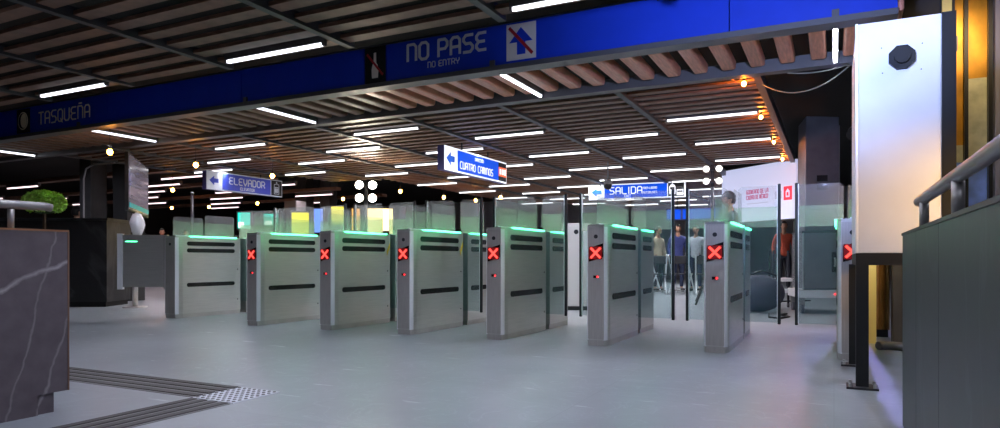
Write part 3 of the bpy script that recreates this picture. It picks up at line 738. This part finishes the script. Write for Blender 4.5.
# ------------------------------------------------------------------ left background: counter, columns, screen, plant
def oriented(name, label, cat, C, fdir, W, D):
    """origin at the front right corner on the floor; local -y is the front"""
    return thing(name, label, cat, (C[0], C[1], 0), fdir)
ds = oriented('black_counter', 'tall black stone counter left of the wide gate wing', 'counter', (-10.39, 6.79), math.radians(29), 0, 0)
MB().box(-2.6, 0, 0, .75, .08, 1.38).build('counter_body', 'stone_dk', ds)
MB().box(-2.55, -.03, .03, .72, 0, .08).build('plinth', 'matte_black', ds)
MB().box(-2.62, .02, -.02, .77, 1.38, 1.42).build('counter_top', 'stone_dk', ds)
struct(MB().box(-12.25, -11.93, 7.5, 7.8, 0, ZC).build('wall_column', 'wall'))
struct(MB().hexa([(-11.85, 7.9, 0), (-11.5, 7.9, 0), (-11.5, 8.25, 0), (-11.85, 8.25, 0)], [(-11.95, 7.9, ZC), (-11.5, 7.9, ZC), (-11.5, 8.25, ZC), (-11.95, 8.25, ZC)]).build('wall_column.001', 'pillar'))
pp = MB().tube([(-12.0, 7.42, .0), (-12.0, 7.42, 2.2), (-11.97, 7.44, 2.38), (-11.85, 7.5, 2.46), (-11.4, 7.6, 2.47)], .015)
tag(pp.build('conduit_pipe', 'grey'), 'grey pipe running up the black column behind the counter', 'pipe')
# tilted screen on a post, with a white bag
tv = thing('screen_totem', 'tilted dark framed screen on a steel post behind the wide gate wing', 'screen', (-9.85, 6.90, 0))
def tvq(a, b, z, w0):  # along, across, height
    return Vector((-.62*a-.78*b, .78*a-.62*b, z))
S = [(-.50, 1.50, 2.38), (.50, 1.44, 2.26)]
for nm, m_, b0, b1, ins in (('frame', 'black', -.05, .0, 0), ('display', 'tvscreen', -.058, -.051, .025), ):
    a0, a1 = S[0][0]+ins, S[1][0]-ins
    P = [(a0, b0), (a1, b0), (a1, b1), (a0, b1)]
    zb = lambda a: S[0][1]+(S[1][1]-S[0][1])*(a-S[0][0])/(S[1][0]-S[0][0])+ins
    zt = lambda a: S[0][2]+(S[1][2]-S[0][2])*(a-S[0][0])/(S[1][0]-S[0][0])-ins
    MB().hexa([tuple(tvq(a, b, zb(a), 0)) for a, b in P], [tuple(tvq(a, b, zt(a), 0)) for a, b in P]).build(nm, m_, tv)
    if nm == 'display':
        P = [(a0, -.062), (a1, -.062), (a1, -.0585), (a0, -.0585)]
        MB().hexa([tuple(tvq(a, b, zb(a)+.03, 0)) for a, b in P], [tuple(tvq(a, b, zb(a)+.10, 0)) for a, b in P]).build('teal_strip', 'teal', tv)
MB().cyl((0, 0, .02), (0, 0, 1.5), .04, 14).build('post', 'steel', tv)
MB().cyl((0, 0, 0), (0, 0, .02), .18, 20).build('foot_plate', 'steel_front', tv)
bg = MB().sph((0, 0, 0), .13, (.9, .7, 1.4), 14, 10)
for v in bg.bm.verts: v.co += Vector((random.uniform(-.015, .015), random.uniform(-.015, .015), random.uniform(-.015, .015)))
bgo = bg.build('plastic_bag', 'bag'); bgo.location = (-9.575, 6.74, 1.30)
tag(bgo, 'white plastic bag tied at the foot of the tilted screen', 'bag')
# plant
pl = thing('boxwood_bush', 'bright green clipped bush behind the left handrail', 'plant', (-8.96, 5.04, 0))
mb = MB()
for i in range(2600):
    th = random.uniform(0, 2*PI); ph = math.acos(random.uniform(-.75, 1)); rr = random.uniform(.8, 1.02)
    p = Vector((.235*math.sin(ph)*math.cos(th)*rr, .235*math.sin(ph)*math.sin(th)*rr, 1.475+.15*math.cos(ph)*rr))
    a = Vector((random.gauss(0, 1), random.gauss(0, 1), random.gauss(0, 1))).normalized(); b_ = a.orthogonal().normalized(); s_ = .017
    vs = [mb.bm.verts.new(p+a*s_*1.7), mb.bm.verts.new(p+b_*s_), mb.bm.verts.new(p-a*s_*1.7), mb.bm.verts.new(p-b_*s_)]
    mb.bm.faces.new(vs)
fo = mb.build('foliage', 'leaf', pl)
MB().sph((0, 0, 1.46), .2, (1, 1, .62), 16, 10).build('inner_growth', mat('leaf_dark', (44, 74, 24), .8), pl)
MB().cyl((0, 0, .7), (0, 0, 1.35), .02, 8).build('stem', 'stem', pl)
MB().cyl((0, 0, 0), (0, 0, .75), .16, 18, .22).build('pot', 'darkgrey', pl)

# ------------------------------------------------------------------ far left pole, pillars
struct(MB().box(-13.35, -12.95, 14.1, 14.4, 0, ZC).build('wall_pillar', 'pillar'))
struct(MB().box(-12.65, -12.3, 14.3, 14.6, 0, ZC).build('wall_pillar.001', 'pillar'))
bl = thing('ceiling_box', 'grey box mounted on the pillar right of the ELEVADOR sign', 'box', (-13.15, 13.85, 2.35))
MB().box(-.22, .22, -.15, .22, -.55, .0).build('box_body', 'grey', bl, .01)
MB().box(-.2, .2, -.156, -.151, -.5, -.05).build('box_door', 'grey', bl)
pz_ = thing('thin_pole', 'thin grey pole rising behind the crossless gate', 'pole', (-11.13, 8.98, 0))
MB().cyl((0, 0, .02), (0, 0, 2.05), .028, 12).build('shaft', 'darkgrey', pz_); MB().cyl((0, 0, 0), (0, 0, .02), .15, 16).build('foot_plate', 'darkgrey', pz_); MB().sph((0, 0, 2.05), .04, (1, 1, .6), 12, 8).build('cap', 'grey', pz_)

# ------------------------------------------------------------------ glowing advertising panels behind the gates
def ad(label, x, y, w_, z0, z1, m1, m2=None, ang=34):
    t = thing('lit_panel', label, 'lit panel', (x, y, 0), math.radians(ang), 'lit panels behind the gates')
    MB().box(-w_/2-.04, w_/2+.04, 0, .08, z0-.05, z1+.04).build('frame', 'darkgrey', t)
    MB().box(-w_/2, w_/2, -.008, -.0005, z0, z1).build('lit_face', m1, t)
    if m2: MB().box(-w_/2+.02, 0, -.014, -.0085, z0+.02, z0+(z1-z0)*.4).build('pale_corner', m2, t)
    MB().box(-.05, .05, .01, .07, .02, z0-.05).build('stand', 'darkgrey', t)
    MB().box(-.09, .09, -.12, .18, 0, .02).build('foot', 'darkgrey', t)
ad('teal lit panel with white corner, left of its twin, behind the second gate', -13.38, 12.33, .30, 1.55, 1.95, 'ad_teal', 'ad_white')
ad('teal lit panel with white corner, right of its twin, beside the grey pillar', -12.75, 12.65, .40, 1.62, 1.92, 'ad_teal', 'ad_white')
ad('yellow lit panel directly left of a pale blue one', -12.1, 12.96, .42, 1.15, 1.95, 'ad_yellow')
ad('pale blue lit panel between the two yellow ones', -11.72, 13.2, .22, 1.15, 2.05, 'ad_blue')
ad('yellow lit panel directly right of a pale blue one', -11.25, 13.4, .34, 1.65, 2.1, 'ad_yellow')
ad('narrow orange lit panel left of the large peach one', -10.85, 13.6, .2, 1.5, 2.05, 'ad_orange')
ad('large peach and white lit panel below the blazing floodlight', -10.3, 13.85, .66, .95, 2.05, 'ad_peach', 'ad_blue')

# ------------------------------------------------------------------ floodlights
def flood(label, x, y, z, m, sp, r, facing):
    t = thing('floodlight', label, 'floodlight', (x, y, 0), facing)
    hb = MB(); hb.box(-.03, .03, .06, .10, z-sp, z+sp)
    for sz in (-1, 1): hb.box(-sp*.75, sp*.75, .021, .0595, z+sz*sp*.55-.02, z+sz*sp*.55+.02)
    hb.build('yoke', 'black', t)
    for sx in (-1, 1):
        for sz in (-1, 1):
            c = MB().cyl((sx*sp*.55, .02, z+sz*sp*.55), (sx*sp*.55, -.04, z+sz*sp*.55), r*.8, 16, r*1.1).build('reflector', 'darkgrey', t)
            MB().sph((sx*sp*.55, -.045, z+sz*sp*.55), r, (1, .5, 1), 14, 8).build('lamp', m, c)
    MB().cyl((0, .06, .6), (0, .06, z-sp), .03, 10).build('mast', 'black', t)
    for a in range(3):
        an = 2*PI*a/3
        MB().cyl((0, .06, .7), (.55*math.cos(an), .06+.55*math.sin(an), .01), .016, 8).build('leg', 'black', t)
flood('blazing white four-lamp floodlight above the peach panel', -7.49, 9.67, 1.97, 'flood', .21, .068, math.radians(36))
flood('four round white lamps on a black stand left of the projection screen', -1.86, 11.9, 2.2, 'flood_dim', .19, .055, math.radians(10))

# ------------------------------------------------------------------ projection screen, loudspeaker, cases
A = Vector((-.61, 13.1)); B = Vector((-1.94, 14.23)); dd = (A-B); Ls = dd.length
ps_ = thing('projection_screen', 'large white projection screen with pink lettering and red emblem', 'screen', (B.x, B.y, 0), math.atan2(dd.y, dd.x))
MB().box(-.15, Ls, 0, .05, 1.50, 2.56).build('screen_face', 'screen', ps_)
fr_ = MB(); fr_.box(-.17, Ls+.02, .0505, .09, 1.48, 2.58); fr_.build('back_frame', 'black', ps_)
for x in (.1, Ls-.15):
    lg = MB().box(x, x+.05, .095, .145, .02, 2.5).build('support_leg', 'black', ps_)
    MB().box(x-.02, x+.07, -.25, .45, 0, .02).build('foot', 'black', lg)
mb, W = text('GOBIERNO DE LA', .07, .54, 2.03, -.001, wt=1.3, xs=.68); mb.build('lettering', 'pinkprint', ps_)
mb, W = text('CIUDAD DE MÉXICO', .07, .54, 1.925, -.001, wt=1.3, xs=.60); mb.build('lettering', 'pinkprint', ps_)
MB().box(.56, 1.10, -.004, -.0005, 1.83, 1.85).build('print_line', 'greyprint', ps_)
MB().box(1.26, 1.42, -.004, -.0005, 1.88, 2.02).build('pale_emblem', 'greyprint', ps_)
e_ = MB().box(1.47, 1.66, -.004, -.0005, 1.84, 2.09).build('red_emblem', 'redprint', ps_)
MB().py([(1.52, 1.89), (1.61, 1.89), (1.61, 2.0), (1.565, 2.05), (1.52, 2.0)], -.008, -.0045).build('emblem_mark', 'screen', e_)
MB().box(1.545, 1.585, -.012, -.0085, 1.92, 1.98).build('emblem_core', 'redprint', e_)

sp = thing('loudspeaker', 'tall grey loudspeaker with twin handle holes right of the projection screen', 'loudspeaker', (-.12, 10.5, 1.16), math.radians(14))
MB().hexa([(-.26, 0, 0), (.19, 0, 0), (.25, .5, 0), (-.26, .5, 0)], [(-.24, 0, 1.63), (.19, 0, 1.6), (.25, .5, 1.56), (-.24, .5, 1.59)]).build('cabinet', 'casegrey', sp, .01)
for z in (.58, .70):
    MB().box(-.10, .04, -.006, .004, z, z+.085).build('handle_hole', 'matte_black', sp)
MB().box(.192, .205, .02, .48, .02, 1.48).build('lit_side_strip', 'grey', sp)  # lighter sheet paints the light falling on the speaker's right side
MB().box(-.235, .18, -.004, -.0005, .30, .31).build('panel_joint', 'black', sp)
fc = thing('flight_case', 'dark wheeled flight case under the loudspeaker, on a pale dolly', 'flight case', (-.06, 10.5, 0), math.radians(14))
MB().box(-.36, .42, -.05, .62, .34, 1.14).build('case_body', 'casegrey', fc, .01)
for x in (-.36, .40): MB().box(x, x+.02, -.056, .63, .33, 1.15).build('corner_strip', 'steel', fc)
MB().box(-.37, .43, -.058, .63, 1.13, 1.155).build('lid_strip', 'darkgrey', fc)
hd = MB().box(.02, .22, -.058, -.0505, .58, .86).build('handle_plate', 'matte_black', fc); MB().tube([(.06, -.06, .66), (.06, -.085, .68), (.06, -.085, .76), (.06, -.06, .78)], .012, 8).build('handle', 'steel', hd)
MB().box(-.42, .55, -.1, .66, .22, .33).build('dolly_board', 'kiosk', fc)
for x in (-.36, .45):
    for y in (-.02, .58):
        wv = MB().box(x-.03, x+.03, y-.03, y+.03, .1, .22).build('caster_fork', 'grey', fc)
        MB().cyl((x-.02, y, .065), (x+.02, y, .065), .065, 16).build('caster_wheel', 'rubber', wv)
MB().sph((.05, -.105, .275), .015, (1, .5, 1), 10, 6).build('red_lamp', 'redled', fc)
bgd = thing('duffel_bag', 'rounded dark bag on the floor right of the gate with the capped person', 'bag', (-.98, 10.35, 0), math.radians(25))
MB().sph((0, 0, .27), .30, (1.25, .8, .9), 22, 14).build('bag_body', 'jacket', bgd)
MB().tube([(-.25, -.1, .42), (-.2, -.13, .53), (0, -.14, .60), (.2, -.13, .53), (.25, -.1, .42)], .015, 8).build('strap', 'black', bgd)
ca = MB(); ca.tube([(-.58, 10.0, .012), (-.66, 9.8, .012), (-.52, 9.5, .012), (-.62, 9.2, .012), (-.75, 9.3, .012), (-.8, 9.9, .012)], .012, 8)
tag(ca.build('floor_cable', 'black'), 'black cable looping on the floor before the flight case', 'cable')
st = thing('equipment_rack', 'small pale wheeled trolley between the glass leaves beside the flight case', 'trolley', (-.74, 11.3, 0), math.radians(14))
for z in (.25, .42): MB().box(-.16, .16, -.2, .2, z, z+.05).build('shelf', 'kiosk', st)
for x in (-.14, .14):
    for y in (-.18, .18):
        MB().box(x-.015, x+.015, y-.015, y+.015, .06, .9).build('upright', 'darkgrey', st); MB().cyl((x-.015, y, .035), (x+.015, y, .035), .035, 12).build('caster_wheel', 'rubber', st)
ki = thing('white_kiosk', 'white cabinet with a round dark lock seen between glass leaf posts', 'cabinet', (-3.44, 9.46, 0), math.radians(20))
MB().box(-.22, .22, 0, .35, .06, 1.3).build('cabinet_body', 'kiosk', ki, .01); MB().box(-.2, .2, .02, .33, 0, .06).build('plinth', 'darkgrey', ki)
MB().cyl((0, -.006, 1.17), (0, .001, 1.17), .035, 16).build('lock', 'black', ki); MB().box(-.19, .19, -.004, -.0005, .1, .78).build('lower_door', 'kiosk', ki)

# ------------------------------------------------------------------ hanging cables upper right
for z, l, p0, p1, sag in ((2.5, 'thin pale cable sagging deep below the ceiling edge beside the white board', (-.62, 7.0, 2.46), (.15, 6.62, 2.48), .16),
                          (2.5, 'thin pale cable sagging slightly just under the ceiling rail beside the board', (-.38, 6.66, 2.46), (.12, 6.6, 2.46), .03)):
    mb = MB(); mb.tube([(p0[0]+(p1[0]-p0[0])*i/16, p0[1]+(p1[1]-p0[1])*i/16, p0[2]+(p1[2]-p0[2])*i/16-sag*4*(i/16)*(1-i/16)) for i in range(17)], .006, 8)
    tag(mb.build('hanging_cable', 'cable'), l, 'cable')

# ------------------------------------------------------------------ folding chairs
def make_chair():
    t = thing('folding_chair', 'x', 'chair', (0, 0, 0), 0, 'folding chairs behind the gates')
    MB().box(-.2, .2, -.2, .2, .43, .455).build('seat', 'darkgrey', t, .01)
    MB().box(-.19, .19, .19, .215, .66, .84).build('backrest', 'darkgrey', t, .01)
    for s in (-1, 1):
        MB().cyl((s*.21, .25, .86), (s*.21, -.22, .01), .016, 8).build('front_leg', 'steel_edge', t)
        MB().cyl((s*.195, -.1, .45), (s*.195, .26, .01), .016, 8).build('rear_leg', 'steel_edge', t)
    MB().cyl((-.21, -.16, .12), (.21, -.16, .12), .01, 8).build('crossbar', 'chrome', t); MB().cyl((-.195, .2, .09), (.195, .2, .09), .01, 8).build('crossbar', 'chrome', t)
    return t
ch = make_chair()
for i, (x, y, r, l) in enumerate(((-3.50, 14.7, 200, 'grey folding chair seen through glass, leftmost of the group beside the leaf post'), (-3.02, 15.1, 170, 'grey folding chair between the two upright leaf posts'),
                        (-2.52, 15.2, 190, 'grey folding chair just left of the capped person\'s gate'), (-3.9, 15.6, 160, 'grey folding chair farther back, partly hidden by the SALIDA gate'))):
    o = ch if i == 0 else copy_tree(ch)
    o.location = (x, y, 0); o.rotation_euler = (0, 0, math.radians(r)); o['label'] = l

# ------------------------------------------------------------------ people
def skin_mesh(name, chains, m, parent, sub=1):
    """chains: list of [(xyz, radius), ...]; the first vertex of a chain may equal one that exists"""
    vs, rad, ed, idx = [], [], [], {}
    for ch_ in chains:
        prev = None
        for p, r in ch_:
            k = tuple(round(v, 4) for v in p)
            if k not in idx:
                idx[k] = len(vs); vs.append(p); rad.append(r)
            if prev is not None and prev != idx[k]: ed.append((prev, idx[k]))
            prev = idx[k]
    me = bpy.data.meshes.new(name); me.from_pydata(vs, ed, [])
    o = bpy.data.objects.new(name, me); COL.objects.link(o)
    md = o.modifiers.new('skin', 'SKIN')
    for i, r in enumerate(rad): me.skin_vertices[0].data[i].radius = (r, r)
    me.skin_vertices[0].data[0].use_root = True
    md.use_smooth_shade = True; md.branch_smoothing = .3
    ss = o.modifiers.new('sub', 'SUBSURF'); ss.levels = sub; ss.render_levels = sub
    bpy.context.view_layer.update()
    ev = o.evaluated_get(bpy.context.evaluated_depsgraph_get()); nm = bpy.data.meshes.new_from_object(ev)
    bpy.data.objects.remove(o); nm.name = name
    for p in nm.polygons: p.use_smooth = True
    nm.materials.clear(); nm.materials.append(M[m])
    ob = bpy.data.objects.new(name, nm); COL.objects.link(ob); ob.parent = parent
    return ob
def person(label, loc, facing, h=1.72, top='jacket', bottom='trousers', cap=False, head_turn=0, armbend=0, group=None, hairlong=False):
    k = h/1.72
    t = thing('person', label, 'person', loc, facing, group)
    def P(x, y, z): return (x*k, y*k, z*k)
    pel = (P(0, 0, .93), .13*k); sp1 = (P(0, .005, 1.1), .115*k); chs = (P(0, .01, 1.28), .135*k); nk0 = (P(0, .01, 1.43), .07*k); nk = (P(0, -.005, 1.50), .052*k); hd_ = (P(0, -.015, 1.56), .06*k)
    def arm(s, e=0):
        return [chs, (P(s*.17, .01, 1.38), .056*k), (P(s*.235, .03, 1.12), .044*k), (P(s*.245, -.06-armbend*.1, .90+armbend*.12), .032*k), (P(s*.245, -.09-armbend*.12, .84+armbend*.14), .030*k)]
    def leg(s): return [pel, (P(s*.09, 0, .86), .085*k), (P(s*.10, -.015, .48), .055*k), (P(s*.10, .02, .10), .038*k), (P(s*.11, -.08, .045), .034*k), (P(s*.115, -.14, .035), .026*k)]
    body = [[pel, sp1, chs, nk0, nk, hd_], arm(-1), arm(1), leg(-1), leg(1)]
    for s in (-1, 1):
        w_ = arm(s)[-1]
        for i, (dx, ln) in enumerate(((-.024, .085), (-.008, .095), (.008, .09), (.024, .07))):
            b0 = Vector(w_[0]); y = dx
            body.append([w_, (tuple(b0+Vector((s*.002, y, -.035))*k), .010*k), (tuple(b0+Vector((s*-.004, y-.006, -.035-ln*.55))*k), .008*k), (tuple(b0+Vector((s*-.014, y-.012, -.035-ln))*k), .007*k)])
        b0 = Vector(w_[0]); body.append([w_, (tuple(b0+Vector((s*-.008, -.034, -.015))*k), .010*k), (tuple(b0+Vector((s*-.02, -.048, -.055))*k), .008*k)])
    bo = skin_mesh('body', body, 'skin', t)
    # head joined into the body mesh
    bm = bmesh.new(); bm.from_mesh(bo.data)
    g = bmesh.ops.create_uvsphere(bm, u_segments=20, v_segments=14, radius=1)
    R = Matrix.Rotation(head_turn, 3, 'Z'); c0 = Vector(P(0, -.02, 1.615))
    def place(v): return R @ v + c0
    for v in g['verts']:
        x, y, z = v.co
        sx = .074*(1-.22*max(0, -z)); sy = .092*(1-.10*max(0, -z))
        q = Vector((x*sx*k, y*sy*k-(.012*k if z < -.3 and y < 0 else 0), z*.112*k))
        if y < -.9 and abs(x) < .25 and -.35 < z < .1: q.y -= .018*k
        v.co = place(q)
    for s in (-1, 1):
        g = bmesh.ops.create_uvsphere(bm, u_segments=8, v_segments=6, radius=.026*k)
        for v in g['verts']: v.co = place(Vector((v.co.x*.35+s*.074*k, v.co.y*.7+.01*k, v.co.z-.005*k)))
    for f in bm.faces: f.smooth = True
    bm.to_mesh(bo.data); bm.free()
    ey = MB()
    for s in (-1, 1): ey.sph(place(Vector((s*.028*k, -.083*k, .012*k))), .009*k, (1, .7, .8), 8, 6)
    ey.build('eyes', 'hair', t)
    MB().sph(place(Vector((0, -.088*k, -.052*k))), .016*k, (1.2, .4, .3), 8, 6).build('mouth', mat('lips', (150, 84, 78), .6), t)
    hm = MB(); g = bmesh.ops.create_uvsphere(hm.bm, u_segments=18, v_segments=12, radius=1)
    dele = [v for v in g['verts'] if v.co.z < (.40 if v.co.y < -.62 else (-.95 if hairlong and v.co.y > -.2 else (-.62 if v.co.y > -.1 else -.1)))]
    bmesh.ops.delete(hm.bm, geom=dele, context='VERTS')
    for v in hm.bm.verts: v.co = place(Vector((v.co.x*.083*k, v.co.y*.101*k+.004*k, v.co.z*.121*k)))
    bmesh.ops.solidify(hm.bm, geom=hm.bm.faces[:], thickness=.008*k)
    for f in hm.bm.faces: f.smooth = True
    hm.build('hair', 'hair', t)
    if cap:
        cm = MB(); g = bmesh.ops.create_uvsphere(cm.bm, u_segments=18, v_segments=12, radius=1)
        bmesh.ops.delete(cm.bm, geom=[v for v in g['verts'] if v.co.z < .12], context='VERTS')
        for v in cm.bm.verts: v.co = place(Vector((v.co.x*.096*k, v.co.y*.114*k, v.co.z*.135*k)))
        bmesh.ops.solidify(cm.bm, geom=cm.bm.faces[:], thickness=.006*k)
        co_ = cm.build('cap', 'cap', t)
        vz = MB(); pts = [(.07*math.cos(a), -.085-.075*math.sin(a)) for a in [PI*i/10 for i in range(11)]]
        vz.pz(pts, 0, .008)
        for v in vz.bm.verts: v.co = place(Vector((v.co.x*k, v.co.y*k, (v.co.z+.038+.12*(v.co.y+.085))*k)))
        vz.build('visor', 'cap', co_)
    # clothes follow the limbs
    g_ = .012*k
    a_ = lambda s: [(p, r+g_) for p, r in arm(s)[:4]]
    skin_mesh('jacket' if top in ('jacket', 'darkcoat') else 'shirt', [[(P(0, 0, .84), .16*k), (P(0, 0, .95), .155*k), (sp1[0], sp1[1]+g_+.01*k), (chs[0], chs[1]+g_), (nk0[0], .076*k), (P(0, 0, 1.46), .062*k)],
              [(chs[0], chs[1]+g_)]+a_(-1)[1:], [(chs[0], chs[1]+g_)]+a_(1)[1:]], top, t)
    lg_ = lambda s: [(p, r+g_+(.012 if q < 2 else 0)) for q, (p, r) in enumerate(leg(s)[:4])]
    skin_mesh('trousers', [[(P(0, 0, 1.02), .132*k), (pel[0], pel[1]+g_+.012)], [(pel[0], pel[1]+g_+.012)]+lg_(-1)[1:], [(pel[0], pel[1]+g_+.012)]+lg_(1)[1:]], bottom, t)
    for s in (-1, 1):
        MB().sph(P(s*.112, -.055, .045), .05*k, (.95, 2.5, .9), 12, 8).build('shoe', 'shoe', t)
    return t
FL = math.radians(-63.5)      # facing the left of the picture
person('person in dark cap and jacket behind gate glass, facing left before the projection screen', (-1.45, 10.95, 0), FL, 1.80, 'jacket', 'trousers', cap=True)
person('person in red top, left of two seen over the crossless gate', (-17.9, 13.4, 0), math.radians(50), 1.68, 'redshirt', 'jeans', group='people far beyond the gates')
person('person in pale top, right of two seen over the crossless gate', (-17.55, 13.95, 0), math.radians(40), 1.66, 'whiteshirt', 'jeans', group='people far beyond the gates')
person('person in dark clothes behind the black counter beside the green bush', (-12.75, 7.75, 0), math.radians(170), 1.76, 'darkcoat', 'trousers')
person('person in blue top standing between the two upright leaf posts', (-3.35, 16.3, 0), math.radians(30), 1.6, 'blueshirt', 'jeans', group='people behind the folding chairs', hairlong=True)
person('person in white top standing right of the person in blue', (-2.98, 16.6, 0), math.radians(-10), 1.58, 'whiteshirt', 'jeans', group='people behind the folding chairs')
person('person in beige top standing left of the person in blue', (-3.78, 16.1, 0), math.radians(60), 1.55, 'beige', 'trousers', group='people behind the folding chairs')
person('person in orange top below the projection screen beside the flight case', (-1.06, 17.2, 0), math.radians(15), 1.66, 'orangeshirt', 'trousers', group='people behind the screen')

# ------------------------------------------------------------------ lamps that are not tubes
def spot_lamp(label, p, aim, rgb, power, size, blend=1., rad=.06):
    t = thing('spot_lamp', label, 'spotlight', p)
    d_ = (Vector(aim)-Vector(p)).normalized()
    MB().cyl(d_*-.16, d_*-.02, .07, 18, .085).build('can', 'black', t)
    MB().cyl(d_*-.04, d_*-.025, .075, 18).build('lens', 'flood_dim', t)
    MB().cyl(d_*-.10, d_*-.10+Vector((0, 0, max(.16, 2.52-p[2] if p[2] > 1.91 else .16))), .012, 8).build('bracket', 'darkgrey', t)
    l = bpy.data.lights.new('spot_light', 'SPOT'); l.energy = power; l.color = rgb; l.spot_size = size; l.spot_blend = blend; l.shadow_soft_size = rad
    o = bpy.data.objects.new('spot_light', l); COL.objects.link(o); o.parent = t
    o.rotation_euler = d_.to_track_quat('-Z', 'Y').to_euler()
    return t
spot_lamp('added cool spotlight, out of view, aimed at the right end of the beam', (-.1, 2.5, 1.92), (-.3, 5.4, 2.78), (.40, .52, 1), 215, 1.5)  # added lamp, unseen, for the blue light on the beam
spot_lamp('added warm spotlight, out of view, above the gold foil window', (1.02, 5.9, 3.0), (1.02, 7.0, 2.0), (1, .72, .36), 26, 1.9)  # added above the view to light the gold foil warmly
spot_lamp('added warm low spotlight, out of view, lighting the lower right of the white board', (1.25, 3.8, 1.15), (.55, 4.5, 1.1), (1, .58, .18), 36, 1.0, 1.)  # unseen lamp, put in for the warm tone on the board
spot_lamp('added warm spotlight hidden in the recess behind the white board', (.62, 6.3, 1.9), (.36, 7.1, .8), (1, .66, .26), 45, 1.5)  # added lamp hidden by the board, warms the recess
spot_lamp('blue spotlight beside the loudspeaker behind the last gate', (.22, 9.7, 2.35), (-.3, 5.6, 0), (.36, .34, 1), 110, 1.3)
